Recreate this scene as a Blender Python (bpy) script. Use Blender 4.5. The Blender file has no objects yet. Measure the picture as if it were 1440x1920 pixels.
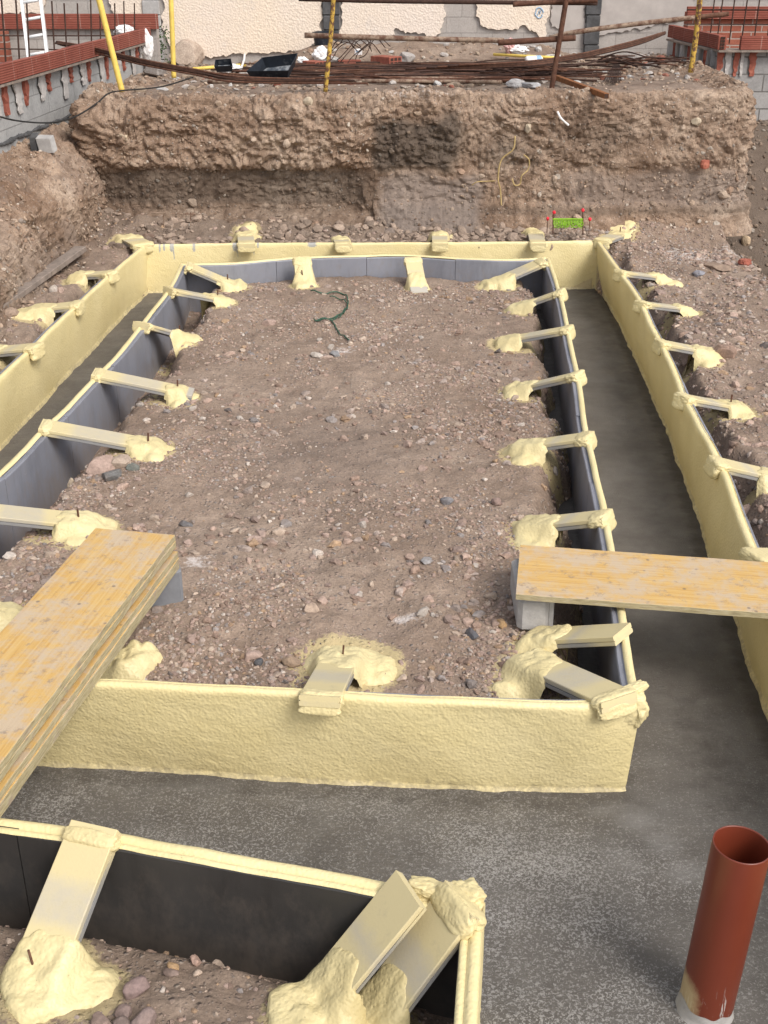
import bpy, math, random
import numpy as np
from mathutils import Vector

random.seed(7)
rng = np.random.default_rng(11)
sc = bpy.context.scene
COL = sc.collection

# ------------------------------------------------------------------ camera, sky, sun, exposure
CAM_H, FPX, CX, CY, HORIZON = 3.0, 2200.0, 720.0, 960.0, -100.0
PITCH = math.atan((CY - HORIZON) / FPX)
cam = bpy.data.cameras.new('camera')
cam.lens = FPX / 1920 * 36
cam.sensor_width = 36
cam.clip_start = 0.05
cam.clip_end = 500
camo = bpy.data.objects.new('camera', cam)
camo.location = (0, 0, CAM_H)
camo.rotation_euler = (math.pi / 2 - PITCH, 0, 0)
COL.objects.link(camo)
sc.camera = camo

SUN_EL, SUN_AZ = math.radians(46), math.radians(140)      # azimuth clockwise from +Y
world = bpy.data.worlds.new('World')
sc.world = world
world.use_nodes = True
wn = world.node_tree
sky = wn.nodes.new('ShaderNodeTexSky')
sky.sky_type = 'NISHITA'
sky.sun_disc = False
sky.sun_elevation = SUN_EL
sky.sun_rotation = SUN_AZ
sky.dust_density = 3.0
hs = wn.nodes.new('ShaderNodeHueSaturation')
hs.inputs['Saturation'].default_value = 0.35
bg = wn.nodes['Background']
bg.inputs['Strength'].default_value = 0.13
wn.links.new(sky.outputs[0], hs.inputs['Color'])
wn.links.new(hs.outputs[0], bg.inputs['Color'])
sun = bpy.data.lights.new('sun', 'SUN')
sun.energy = 1.45
sun.angle = math.radians(24)
sun.color = (1.0, 0.95, 0.87)
suno = bpy.data.objects.new('sun', sun)
sdir = Vector((math.sin(SUN_AZ) * math.cos(SUN_EL), math.cos(SUN_AZ) * math.cos(SUN_EL), math.sin(SUN_EL)))
suno.rotation_euler = sdir.to_track_quat('Z', 'Y').to_euler()
suno.location = (0, 0, 20)
COL.objects.link(suno)
sc.view_settings.view_transform = 'Standard'
sc.view_settings.look = 'None'
sc.view_settings.exposure = 0.72
sc.view_settings.gamma = 1.0

# ------------------------------------------------------------------ surveying: a sight line of the photo meets a level or a distance
_c, _s = math.cos(PITCH), math.sin(PITCH)
def ray(px, py):
    a = (px - CX) / FPX; b = -(py - CY) / FPX
    return np.array([a, _c + b * _s, -_s + b * _c])
def U(px, py, z=0.0):
    d = ray(px, py)
    return np.array([0, 0, CAM_H]) + d * ((z - CAM_H) / d[2])
def Y(px, py, y):
    d = ray(px, py)
    return np.array([0, 0, CAM_H]) + d * (y / d[1])

# ------------------------------------------------------------------ noise
def _hash(ix, iy, iz, seed):
    h = (ix.astype(np.int64) * 374761393 + iy.astype(np.int64) * 668265263 + iz.astype(np.int64) * 2147483647 + seed * 1274126177) & 0xffffffff
    h = ((h ^ (h >> 13)) * 1274126177) & 0xffffffff
    h = (h ^ (h >> 16)) & 0xffffffff
    return h.astype(np.float64) / 0xffffffff
def vnoise(x, y, z=0.0, seed=0):
    x = np.asarray(x, float); y = np.asarray(y, float); z = np.asarray(z, float) + np.zeros_like(x)
    ix, iy, iz = np.floor(x), np.floor(y), np.floor(z)
    fx, fy, fz = x - ix, y - iy, z - iz
    fx = fx * fx * (3 - 2 * fx); fy = fy * fy * (3 - 2 * fy); fz = fz * fz * (3 - 2 * fz)
    ix, iy, iz = ix.astype(np.int64), iy.astype(np.int64), iz.astype(np.int64)
    r = 0
    for dz, wz in ((0, 1 - fz), (1, fz)):
        for dy, wy in ((0, 1 - fy), (1, fy)):
            for dx, wx in ((0, 1 - fx), (1, fx)):
                r = r + wx * wy * wz * _hash(ix + dx, iy + dy, iz + dz, seed)
    return r * 2 - 1
def fbm(x, y, z=0.0, f=1.0, octv=4, seed=0, gain=0.5):
    r = 0; a = 1.0; t = 0
    for o in range(octv):
        r = r + a * vnoise(np.asarray(x) * f, np.asarray(y) * f, np.asarray(z) * f, seed + o * 17)
        t += a; a *= gain; f *= 2.03
    return r / t
def worley(x, y, z, seed=0):
    ix, iy, iz = (np.floor(q).astype(np.int64) for q in (x, y, z))
    best = np.full(np.shape(x), 9.0); val = np.zeros(np.shape(x))
    for dx in (-1, 0, 1):
        for dy in (-1, 0, 1):
            for dz in (-1, 0, 1):
                a, b, c = ix + dx, iy + dy, iz + dz
                d = (a + _hash(a, b, c, seed) - x) ** 2 + (b + _hash(a, b, c, seed + 1) - y) ** 2 + (c + _hash(a, b, c, seed + 2) - z) ** 2
                m = d < best; best = np.where(m, d, best); val = np.where(m, _hash(a, b, c, seed + 3), val)
    return np.sqrt(best), val
def sstep(a, b, x):
    t = np.clip((x - a) / (b - a), 0, 1)
    return t * t * (3 - 2 * t)

# ------------------------------------------------------------------ objects
ORG = {}
def tag(o, label=None, cat=None, group=None, kind=None):
    if label: o['label'] = label
    if cat: o['category'] = cat
    if group: o['group'] = group
    if kind: o['kind'] = kind
    return o
def thing(name, label, cat, loc=(0, 0, 0), group=None):
    o = bpy.data.objects.new(name, None)
    o.empty_display_size = 0.1
    COL.objects.link(o)
    o.location = tuple(float(v) for v in loc)
    ORG[o.name] = np.array(loc, float)
    return tag(o, label, cat, group)
def link_mesh(name, V, F, mat, parent=None, loc=None, smooth=True, attr=None):
    V = np.asarray(V, float)
    org = ORG[parent.name] if parent is not None else (np.array(loc, float) if loc is not None else np.zeros(3))
    me = bpy.data.meshes.new(name)
    if isinstance(F, np.ndarray):
        n, k = F.shape
        me.vertices.add(len(V)); me.vertices.foreach_set('co', (V - org).astype(np.float32).ravel())
        me.loops.add(n * k); me.loops.foreach_set('vertex_index', F.astype(np.int32).ravel())
        me.polygons.add(n)
        me.polygons.foreach_set('loop_start', np.arange(0, n * k, k, dtype=np.int32))
        me.polygons.foreach_set('loop_total', np.full(n, k, dtype=np.int32))
        me.update(calc_edges=True)
    else:
        me.from_pydata([tuple(v) for v in (V - org)], [], F)
        me.update()
    me.polygons.foreach_set('use_smooth', np.full(len(me.polygons), smooth))
    if attr:
        for k, A in attr.items():
            at = me.attributes.new(k, 'FLOAT_COLOR', 'POINT')
            at.data.foreach_set('color', np.asarray(A, np.float32).ravel())
    me.materials.append(mat)
    o = bpy.data.objects.new(name, me)
    COL.objects.link(o)
    if parent is not None:
        o.parent = parent
        ORG[o.name] = org
    else:
        o.location = tuple(org)
        ORG[o.name] = org
    return o
def grid_faces(nu, nv, keep=None, flip=False):
    i = np.arange(nu - 1)[:, None]; j = np.arange(nv - 1)[None, :]
    a = i * nv + j
    F = np.stack([a, a + nv, a + nv + 1, a + 1], -1).reshape(-1, 4)
    if keep is not None: F = F[keep.reshape(-1)]
    return F[:, ::-1].copy() if flip else F

class MB:
    def __init__(s): s.v = []; s.f = []
    def add(s, V, F):
        n = len(s.v); s.v += [tuple(map(float, p)) for p in V]
        s.f += [tuple(int(i) + n for i in f) for f in F]; return s
    def obox(s, c, ax, ay, az, bev=0.0):       # centre and three half-axes
        c, ax, ay, az = (np.array(q, float) for q in (c, ax, ay, az))
        if bev <= 0:
            V = [c + i * ax + j * ay + k * az for k in (-1, 1) for j in (-1, 1) for i in (-1, 1)]
            return s.add(V, [(0, 2, 3, 1), (4, 5, 7, 6), (0, 1, 5, 4), (2, 6, 7, 3), (0, 4, 6, 2), (1, 3, 7, 5)])
        la, lb, lc = (np.linalg.norm(q) for q in (ax, ay, az))
        bx, by, bz = min(bev / la, .4), min(bev / lb, .4), min(bev / lc, .4)
        V = []; F = []
        def ring(i0, j0, k):
            b = len(V)
            for (i, j) in ((-i0, -j0 + by), (-i0 + bx, -j0), (i0 - bx, -j0), (i0, -j0 + by), (i0, j0 - by), (i0 - bx, j0), (-i0 + bx, j0), (-i0, j0 - by)):
                V.append(c + i * ax + j * ay + k * az)
            return b
        r = [ring(1 - bx, 1 - by, -1), ring(1, 1, -1 + bz), ring(1, 1, 1 - bz), ring(1 - bx, 1 - by, 1)]
        F.append(tuple(range(r[0] + 7, r[0] - 1, -1)))
        for a, b in zip(r, r[1:]):
            for q in range(8): F.append((a + q, a + (q + 1) % 8, b + (q + 1) % 8, b + q))
        F.append(tuple(range(r[3], r[3] + 8)))
        return s.add(V, F)
    def box(s, x0, x1, y0, y1, z0, z1, bev=0.0):
        return s.obox(((x0 + x1) / 2, (y0 + y1) / 2, (z0 + z1) / 2), ((x1 - x0) / 2, 0, 0), (0, (y1 - y0) / 2, 0), (0, 0, (z1 - z0) / 2), bev)
    def tube(s, pts, r, n=8, cap=True):
        pts = [np.array(p, float) for p in pts]
        rs = r if hasattr(r, '__len__') else [r] * len(pts)
        V = []; F = []; up = None
        for i, p in enumerate(pts):
            t = pts[min(i + 1, len(pts) - 1)] - pts[max(i - 1, 0)]
            t = t / (np.linalg.norm(t) + 1e-12)
            if up is None:
                up = np.array([0, 0, 1.]) if abs(t[2]) < .9 else np.array([1., 0, 0])
            a = np.cross(t, up); a /= np.linalg.norm(a) + 1e-12
            b = np.cross(a, t); up = b
            for k in range(n):
                w = 2 * math.pi * k / n
                V.append(p + rs[i] * (math.cos(w) * a + math.sin(w) * b))
        for i in range(len(pts) - 1):
            for k in range(n):
                F.append((i * n + k, i * n + (k + 1) % n, (i + 1) * n + (k + 1) % n, (i + 1) * n + k))
        if cap:
            F.append(tuple(range(n - 1, -1, -1))); F.append(tuple(range((len(pts) - 1) * n, len(pts) * n)))
        return s.add(V, F)
    def lump(s, c, rx, ry, rz, seed=0, amp=.18, f=2.5, sub=3, rot=0.0, box=0.0, flat=None):
        V, F = ico(sub)
        V = V.copy()
        if box > 0:
            m = np.abs(V).max(1, keepdims=True); V = V * ((1 - box) + box / m * .8)
        n = fbm(V[:, 0] * f + seed * 3.1, V[:, 1] * f, V[:, 2] * f, octv=3, seed=seed)
        V = V * (1 + amp * n)[:, None]
        V = V * np.array([rx, ry, rz])
        if flat is not None: V[:, 2] = np.maximum(V[:, 2], flat)
        cr, sr = math.cos(rot), math.sin(rot)
        V = np.stack([V[:, 0] * cr - V[:, 1] * sr, V[:, 0] * sr + V[:, 1] * cr, V[:, 2]], 1) + np.array(c, float)
        return s.add(V, F)
    def build(s, name, mat, parent=None, loc=None, smooth=False, attr=None):
        return link_mesh(name, np.array(s.v), s.f, mat, parent, loc, smooth, attr)

_ICO = {}
def ico(sub):
    if sub in _ICO: return _ICO[sub]
    if sub == 0:
        t = (1 + 5 ** .5) / 2
        V = np.array([(-1, t, 0), (1, t, 0), (-1, -t, 0), (1, -t, 0), (0, -1, t), (0, 1, t), (0, -1, -t), (0, 1, -t), (t, 0, -1), (t, 0, 1), (-t, 0, -1), (-t, 0, 1)], float)
        V /= np.linalg.norm(V[0])
        F = np.array([(0, 11, 5), (0, 5, 1), (0, 1, 7), (0, 7, 10), (0, 10, 11), (1, 5, 9), (5, 11, 4), (11, 10, 2), (10, 7, 6), (7, 1, 8), (3, 9, 4), (3, 4, 2), (3, 2, 6), (3, 6, 8), (3, 8, 9), (4, 9, 5), (2, 4, 11), (6, 2, 10), (8, 6, 7), (9, 8, 1)])
    else:
        V0, F0 = ico(sub - 1)
        V = list(map(tuple, V0)); mid = {}; F = []
        def m(a, b):
            k = (min(a, b), max(a, b))
            if k not in mid:
                p = (np.array(V[a]) + np.array(V[b])); p /= np.linalg.norm(p)
                mid[k] = len(V); V.append(tuple(p))
            return mid[k]
        for a, b, c in F0:
            x, y, z = m(a, b), m(b, c), m(c, a)
            F += [(a, x, z), (b, y, x), (c, z, y), (x, y, z)]
        V = np.array(V); F = np.array(F)
    _ICO[sub] = (V, F)
    return _ICO[sub]

def spline(pts, n):
    P = np.array(pts, float)
    if len(P) == 2: P = np.stack([P[0], (P[0] + P[1]) / 2, P[1]])
    Q = np.vstack([2 * P[0] - P[1], P, 2 * P[-1] - P[-2]])
    out = []
    for i in range(1, len(Q) - 2):
        t = np.linspace(0, 1, 24, endpoint=False)[:, None]
        p0, p1, p2, p3 = Q[i - 1], Q[i], Q[i + 1], Q[i + 2]
        out.append(.5 * (2 * p1 + (p2 - p0) * t + (2 * p0 - 5 * p1 + 4 * p2 - p3) * t ** 2 + (3 * p1 - p0 - 3 * p2 + p3) * t ** 3))
    out = np.vstack(out + [P[-1:]])
    d = np.r_[0, np.cumsum(np.linalg.norm(np.diff(out, axis=0), axis=1))]
    s = np.linspace(0, d[-1], n)
    return np.stack([np.interp(s, d, out[:, k]) for k in range(P.shape[1])], 1)

# ------------------------------------------------------------------ materials
class NT:
    def __init__(s, name):
        s.m = bpy.data.materials.new(name); s.m.use_nodes = True
        s.t = s.m.node_tree; s.b = s.t.nodes['Principled BSDF']
        s.pos = s.t.nodes.new('ShaderNodeNewGeometry').outputs['Position']
    def n(s, typ, **kw):
        nd = s.t.nodes.new(typ)
        for k, v in kw.items(): setattr(nd, k, v)
        return nd
    def set(s, sock, v):
        if isinstance(v, bpy.types.NodeSocket): s.t.links.new(v, sock)
        elif v is not None:
            if isinstance(v, (tuple, list)) and len(v) == 3 and sock.type == 'RGBA': v = (*v, 1)
            sock.default_value = v
    def noise(s, scale, detail=4, rough=.6, vec=None, out='Fac', dist=0.0):
        nd = s.n('ShaderNodeTexNoise'); s.set(nd.inputs['Vector'], vec or s.pos)
        nd.inputs['Scale'].default_value = scale; nd.inputs['Detail'].default_value = detail
        nd.inputs['Roughness'].default_value = rough; nd.inputs['Distortion'].default_value = dist
        return nd.outputs[out]
    def voro(s, scale, out='Distance', feature='F1', vec=None, rnd=1.0):
        nd = s.n('ShaderNodeTexVoronoi', feature=feature); s.set(nd.inputs['Vector'], vec or s.pos)
        nd.inputs['Scale'].default_value = scale; nd.inputs['Randomness'].default_value = rnd
        return nd.outputs[out]
    def scale(s, v3, vec=None):
        nd = s.n('ShaderNodeMapping'); s.set(nd.inputs['Vector'], vec or s.pos); nd.inputs['Scale'].default_value = v3
        return nd.outputs[0]
    def ramp(s, fac, stops, interp='LINEAR'):
        nd = s.n('ShaderNodeValToRGB'); s.set(nd.inputs[0], fac); cr = nd.color_ramp; cr.interpolation = interp
        while len(cr.elements) < len(stops): cr.elements.new(.5)
        for e, (p, c) in zip(cr.elements, stops):
            e.position = p; e.color = (*c, 1) if isinstance(c, tuple) else (c, c, c, 1)
        return nd.outputs[0]
    def mix(s, fac, a, b, mode='MIX'):
        nd = s.n('ShaderNodeMix', data_type='RGBA', blend_type=mode)
        s.set(nd.inputs[0], fac); s.set(nd.inputs[6], a); s.set(nd.inputs[7], b)
        return nd.outputs[2]
    def math(s, op, a, b=None, c=None, clamp=False):
        nd = s.n('ShaderNodeMath', operation=op, use_clamp=clamp)
        s.set(nd.inputs[0], a)
        if b is not None: s.set(nd.inputs[1], b)
        if c is not None: s.set(nd.inputs[2], c)
        return nd.outputs[0]
    def attr(s, name):
        nd = s.n('ShaderNodeAttribute', attribute_name=name); return nd
    def sep(s, sock):
        nd = s.n('ShaderNodeSeparateXYZ'); s.set(nd.inputs[0], sock); return nd.outputs
    def sepc(s, sock):
        nd = s.n('ShaderNodeSeparateColor'); s.set(nd.inputs[0], sock); return nd.outputs
    def bump(s, h, strength=.5, dist=.01, normal=None):
        nd = s.n('ShaderNodeBump'); nd.inputs['Strength'].default_value = strength; nd.inputs['Distance'].default_value = dist
        s.set(nd.inputs['Height'], h)
        if normal is not None: s.set(nd.inputs['Normal'], normal)
        return nd.outputs[0]
    def out(s, color, rough=.85, normal=None, spec=.3, metal=0.0):
        s.set(s.b.inputs['Base Color'], color); s.set(s.b.inputs['Roughness'], rough)
        s.set(s.b.inputs['Specular IOR Level'], spec); s.set(s.b.inputs['Metallic'], metal)
        if normal is not None: s.set(s.b.inputs['Normal'], normal)
        return s.m

def earth_mat(name, c0, c1, c2, stony=.55, mott=0):
    t = NT(name)
    n1 = t.noise(1.3, 6, .65); n2 = t.noise(9, 6, .7); n3 = t.noise(70, 4, .7)
    col = t.ramp(n1, [(.28, c0), (.5, c1), (.74, c2)])
    col = t.mix(.8, col, t.ramp(n3, [(.3, .62), (.5, 1.0), (.72, 1.38)]), 'MULTIPLY')
    col = t.mix(t.math('MULTIPLY', t.ramp(n2, [(.35, 0.), (.7, 1.)]), .55), col, tuple(v * .62 for v in c0))
    if mott:
        col = t.mix(t.math('MULTIPLY', t.ramp(t.noise(4.5, 7, .72, dist=.6), [(.47, 0.), (.62, 1.)]), mott), col, tuple(v * .75 for v in c0))
        col = t.mix(t.math('MULTIPLY', t.ramp(t.noise(17, 5, .7), [(.55, 0.), (.68, 1.)]), mott * .8), col, tuple(v * .6 for v in c0))
    # pebbles set into the soil
    wv = t.n('ShaderNodeVectorMath', operation='ADD')
    nz = t.noise(40, 2, .5, out='Color'); sc3 = t.n('ShaderNodeVectorMath', operation='SCALE'); t.set(sc3.inputs[0], nz); sc3.inputs['Scale'].default_value = .014
    t.set(wv.inputs[0], t.pos); t.set(wv.inputs[1], sc3.outputs[0])
    H = None
    for scl, lo, hi, amt in ((38, .16, .42, stony), (85, .16, .44, stony * .9)):
        d = t.voro(scl, vec=wv.outputs[0]); vc = t.sepc(t.voro(scl, 'Color', vec=wv.outputs[0]))
        inside = t.ramp(d, [(lo, 1.), (hi, 0.)])
        pick = t.ramp(vc[0], [(1 - amt - .01, 0.), (1 - amt + .01, 1.)])
        m = t.math('MULTIPLY', inside, pick)
        pc = t.ramp(vc[1], [(0, (.17, .125, .10)), (.25, (.30, .225, .185)), (.5, (.36, .27, .225)), (.7, (.24, .215, .20)), (.85, (.43, .355, .29)), (1, (.17, .165, .165))])
        col = t.mix(t.math('MULTIPLY', m, .75), col, pc)
        h = t.math('MULTIPLY', t.math('SUBTRACT', 1, d), t.math('MULTIPLY', m, 40 / scl))
        H = h if H is None else t.math('ADD', H, h)
    mk = t.attr('mask'); ch = t.sepc(mk.outputs['Color'])
    spk = t.noise(55, 3, .7)
    fo = t.ramp(t.math('ADD', ch[0], t.math('MULTIPLY', t.math('SUBTRACT', spk, .5), 1.1)), [(.38, 0.), (.62, 1.)])
    col = t.mix(t.math('MULTIPLY', fo, .62), col, (.60, .49, .25))
    wh = t.ramp(t.math('ADD', ch[1], t.math('MULTIPLY', t.math('SUBTRACT', t.noise(30, 5, .7), .5), 1.3)), [(.4, 0.), (.7, 1.)])
    col = t.mix(t.math('MULTIPLY', wh, .8), col, (.62, .56, .53))
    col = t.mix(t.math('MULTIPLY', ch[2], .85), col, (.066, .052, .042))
    col = t.mix(t.math('MULTIPLY', mk.outputs['Alpha'], .8), col, (.205, .17, .15))
    H = t.math('ADD', H, t.math('MULTIPLY', n3, .55))
    H = t.math('ADD', H, t.math('MULTIPLY', n2, 1.2))
    return t.out(col, .92, t.bump(H, .7, .013), spec=.2)

M = {}
M['soil'] = earth_mat('pit_soil', (.195, .136, .098), (.29, .214, .163), (.37, .285, .222), .42)
M['bank'] = earth_mat('bank_soil', (.165, .098, .062), (.335, .240, .175), (.48, .38, .295), .18, .6)

def m_stone():
    t = NT('stone'); a = t.attr('tint').outputs['Color']
    n = t.noise(60, 4, .7); n2 = t.noise(14, 3, .6)
    c = t.mix(.75, a, t.ramp(n, [(.3, .55), (.7, 1.25)]), 'MULTIPLY')
    c = t.mix(t.math('MULTIPLY', t.ramp(n2, [(.45, 0.), (.7, 1.)]), .45), c, (.17, .12, .095))
    return t.out(c, .85, t.bump(n, .5, .006), spec=.3)
M['stone'] = m_stone()

def m_foam(name, c, c2, smear=False, peel=1.0):
    t = NT(name)
    n = t.noise(3.0, 4, .6); n2 = t.noise(70, 3, .6); v = t.voro(85, 'Distance', 'SMOOTH_F1'); n4 = t.noise(22, 3, .6)
    col = t.mix(t.ramp(n, [(.3, 0.), (.7, 1.)]), c, c2)
    col = t.mix(t.math('MULTIPLY', t.ramp(t.noise(11, 6, .75), [(.62, 0.), (.78, 1.)]), .25), col, tuple(q * .62 for q in c))
    col = t.mix(t.math('MULTIPLY', t.ramp(t.noise(2.1, 5, .65, vec=t.scale((1, 1, .5))), [(.50, 0.), (.70, 1.)]), .30), col, (c[0] * .80, c[1] * .76, c[2] * .66))
    col = t.mix(t.math('MULTIPLY', t.ramp(t.voro(17), [(.03, 1.), (.06, 0.)]), .45), col, (.22, .17, .10))
    if smear:
        a = t.sepc(t.attr('mask').outputs['Color'])
        g = t.ramp(t.math('ADD', a[0], t.math('MULTIPLY', t.math('SUBTRACT', t.noise(90, 3, .7), .5), .9)), [(.4, 0.), (.6, 1.)])
        col = t.mix(t.math('MULTIPLY', g, .8), col, (.30, .32, .36))
        g = t.ramp(t.math('ADD', a[1], t.math('MULTIPLY', t.math('SUBTRACT', t.noise(40, 4, .7), .5), 1.0)), [(.38, 0.), (.64, 1.)])
        col = t.mix(t.math('MULTIPLY', g, .6), col, (.24, .20, .14))
    h = t.math('ADD', t.math('MULTIPLY', n2, 1.0 * peel), t.math('MULTIPLY', v, 1.3 * peel))
    h = t.math('ADD', h, t.math('MULTIPLY', n4, .6))
    return t.out(col, .45, t.bump(h, .42, .006), spec=.38)
M['foam'] = m_foam('sprayed_foam', (.68, .57, .295), (.74, .63, .355), True, .75)
M['foam_light'] = m_foam('sprayed_foam_blob', (.59, .49, .255), (.655, .56, .315), False, .9)

def m_panel(name, c, c2, stain=True):
    t = NT(name)
    n = t.noise(2.2, 5, .6); st = t.noise(9, 5, .7, vec=t.scale((1, 1, .25)))
    col = t.mix(t.ramp(n, [(.3, 0.), (.7, 1.)]), c, c2)
    col = t.mix(t.math('MULTIPLY', t.ramp(st, [(.5, 0.), (.72, 1.)]), .35), col, tuple(q * .45 for q in c))
    dz_ = t.n('ShaderNodeMapRange'); t.set(dz_.inputs[0], t.sep(t.pos)[2]); dz_.inputs[1].default_value = .42; dz_.inputs[2].default_value = .08; dz_.inputs[3].default_value = .0; dz_.inputs[4].default_value = .42
    du = t.ramp(t.math('ADD', t.math('MULTIPLY', dz_.outputs[0], .6), t.noise(13, 7, .75, vec=t.scale((1, 1, .6)))), [(.56, 0.), (.80, 1.)])
    col = t.mix(t.math('MULTIPLY', du, .16 if c[0] < .1 else .4), col, (.21, .165, .13))
    scr = t.noise(24, 4, .7, vec=t.scale((.6, .6, 7)))
    col = t.mix(t.math('MULTIPLY', t.ramp(scr, [(.66, 0.), (.72, 1.)]), .3), col, tuple(min(q * 2.4, .5) for q in c))
    sc_ = t.noise(160, 2, .6, vec=t.scale((1, 1, .08)))
    return t.out(col, .42, t.bump(sc_, .12, .002), spec=.45)
M['panel'] = m_panel('grey_panel', (.185, .19, .22), (.245, .25, .285))
M['panel_dark'] = m_panel('dark_panel', (.031, .029, .028), (.047, .044, .042))

def m_brace():
    t = NT('brace_board')
    a = t.sepc(t.attr('mask').outputs['Color'])
    n = t.noise(28, 4, .65)
    col = t.mix(t.noise(5, 3, .6), (.385, .355, .31), (.445, .41, .355))
    g = t.ramp(t.math('ADD', a[0], t.math('MULTIPLY', t.math('SUBTRACT', n, .5), .35)), [(.25, 0.), (.75, 1.)])
    col = t.mix(g, col, (.575, .485, .275))
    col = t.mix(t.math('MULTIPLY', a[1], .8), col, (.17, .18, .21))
    col = t.mix(t.math('MULTIPLY', t.ramp(t.noise(14, 6, .75), [(.55, 0.), (.75, 1.)]), .35), col, (.33, .28, .21))
    return t.out(col, .72, t.bump(t.noise(120, 3, .6), .3, .003), spec=.22)
M['brace'] = m_brace()

def m_concrete():
    t = NT('wet_concrete')
    o = t.sep(t.pos)
    n1 = t.noise(.9, 5, .6); n2 = t.noise(6, 5, .65)
    base = t.ramp(n1, [(.3, (.094, .084, .075)), (.55, (.122, .110, .099)), (.75, (.158, .145, .132))])
    base = t.mix(t.math('MULTIPLY', t.ramp(n2, [(.4, 0.), (.7, 1.)]), .35), base, (.052, .045, .039))
    fl = t.noise(105, 3, .6, dist=.9)
    near = t.ramp(o[1], [(0, 1.), (1, 0.)])
    nd = t.n('ShaderNodeMapRange'); t.set(nd.inputs[0], o[1]); nd.inputs[1].default_value = 3.3; nd.inputs[2].default_value = 5.2; nd.inputs[3].default_value = 1; nd.inputs[4].default_value = .16
    nx = t.n('ShaderNodeMapRange'); t.set(nx.inputs[0], o[0]); nx.inputs[1].default_value = .8; nx.inputs[2].default_value = 1.25; nx.inputs[3].default_value = 1; nx.inputs[4].default_value = .55
    patch = t.ramp(t.noise(1.7, 4, .6), [(.30, .35), (.62, 1.)])
    amt = t.math('MULTIPLY', t.math('MULTIPLY', nd.outputs[0], nx.outputs[0]), patch)
    thr = t.math('SUBTRACT', .635, t.math('MULTIPLY', amt, .165))
    f = t.math('MULTIPLY', t.math('SUBTRACT', fl, thr), 14, clamp=True)
    col = t.mix(t.math('MULTIPLY', f, t.math('ADD', t.math('MULTIPLY', amt, .66), .14)), base, (.36, .345, .328))
    band = t.noise(4, 5, .7, vec=t.scale((.25, 1.6, 1)))
    col = t.mix(t.math('MULTIPLY', t.ramp(band, [(.45, 0.), (.68, 1.)]), .22), col, (.060, .053, .047))
    hz = t.noise(2.6, 6, .7)
    col = t.mix(t.math('MULTIPLY', t.ramp(hz, [(.48, 0.), (.72, 1.)]), .35), col, (.19, .182, .172))
    mk = t.sepc(t.attr('mask').outputs['Color'])
    lt = t.ramp(t.math('ADD', mk[0], t.math('MULTIPLY', t.math('SUBTRACT', t.noise(9, 8, .75), .5), .8)), [(.30, 0.), (.80, 1.)])
    col = t.mix(t.math('MULTIPLY', lt, .42), col, (.27, .26, .25))
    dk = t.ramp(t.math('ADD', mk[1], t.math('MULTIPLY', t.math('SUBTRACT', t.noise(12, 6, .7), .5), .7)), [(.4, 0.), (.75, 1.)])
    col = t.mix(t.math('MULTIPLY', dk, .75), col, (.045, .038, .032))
    trow = t.noise(30, 3, .6, vec=t.scale((.35, 2.2, 1)))
    h = t.math('ADD', t.math('MULTIPLY', fl, .8), t.math('ADD', t.math('MULTIPLY', trow, .9), t.noise(140, 3, .7)))
    r = t.ramp(n2, [(.3, .45), (.7, .75)])
    return t.out(col, r, t.bump(h, .7, .006), spec=.4)
M['concrete'] = m_concrete()

def m_wood():
    t = NT('yellow_shuttering_wood')
    a = t.sepc(t.attr('mask').outputs['Color'])     # r = along, g = across, b = edge
    comb = t.n('ShaderNodeCombineXYZ'); t.set(comb.inputs[0], t.math('MULTIPLY', a[0], 3.0)); t.set(comb.inputs[1], t.math('MULTIPLY', a[1], 40.0)); t.set(comb.inputs[2], t.sep(t.pos)[2])
    gr = t.noise(2.2, 6, .65, vec=comb.outputs[0])
    col = t.ramp(gr, [(.25, (.44, .24, .065)), (.5, (.55, .345, .115)), (.75, (.60, .43, .20))])
    w = t.noise(7, 6, .75)
    col = t.mix(t.math('MULTIPLY', t.ramp(w, [(.44, 0.), (.60, 1.)]), .7), col, (.46, .385, .31))
    sp = t.noise(17, 6, .8)
    col = t.mix(t.math('MULTIPLY', t.ramp(sp, [(.56, 0.), (.66, 1.)]), .65), col, (.23, .175, .14))
    sp2 = t.voro(9)
    col = t.mix(t.math('MULTIPLY', t.ramp(sp2, [(.05, 1.), (.09, 0.)]), .7), col, (.13, .10, .085))
    eg = t.noise(3, 6, .7, vec=t.scale((6, 6, 60)))
    ecol = t.ramp(eg, [(.25, (.15, .12, .07)), (.5, (.37, .31, .18)), (.75, (.50, .45, .33))])
    ecol = t.mix(t.math('MULTIPLY', t.ramp(t.noise(13, 5, .7), [(.55, 0.), (.7, 1.)]), .6), ecol, (.30, .22, .20))
    col = t.mix(a[2], col, ecol)
    return t.out(col, .55, t.bump(t.math('ADD', gr, t.noise(90, 3, .6)), .3, .004), spec=.35)
M['wood'] = m_wood()

def simple(name, c, rough=.7, var=.25, nscale=20, spec=.3, bump=.3, bdist=.004, metal=0.0, c2=None, patch=None):
    t = NT(name)
    n = t.noise(nscale, 5, .65)
    col = t.mix(t.ramp(n, [(.3, 0.), (.7, 1.)]), tuple(v * (1 - var) for v in c), c2 or tuple(min(v * (1 + var), .95) for v in c))
    if patch:
        pc, ps, lo, hi = patch
        col = t.mix(t.ramp(t.noise(ps, 5, .7), [(lo, 0.), (hi, 1.)]), col, pc)
    return t.out(col, rough, t.bump(t.noise(nscale * 3, 4, .6), bump, bdist), spec, metal)
M['rust'] = simple('rusty_steel', (.095, .042, .026), .85, .45, 25, patch=((.16, .085, .055), 9, .5, .7))
M['rust_dark'] = simple('dark_rusty_steel', (.050, .026, .019), .85, .4, 25)
M['rust_orange'] = simple('orange_rust', (.22, .085, .03), .8, .4, 18)
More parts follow.
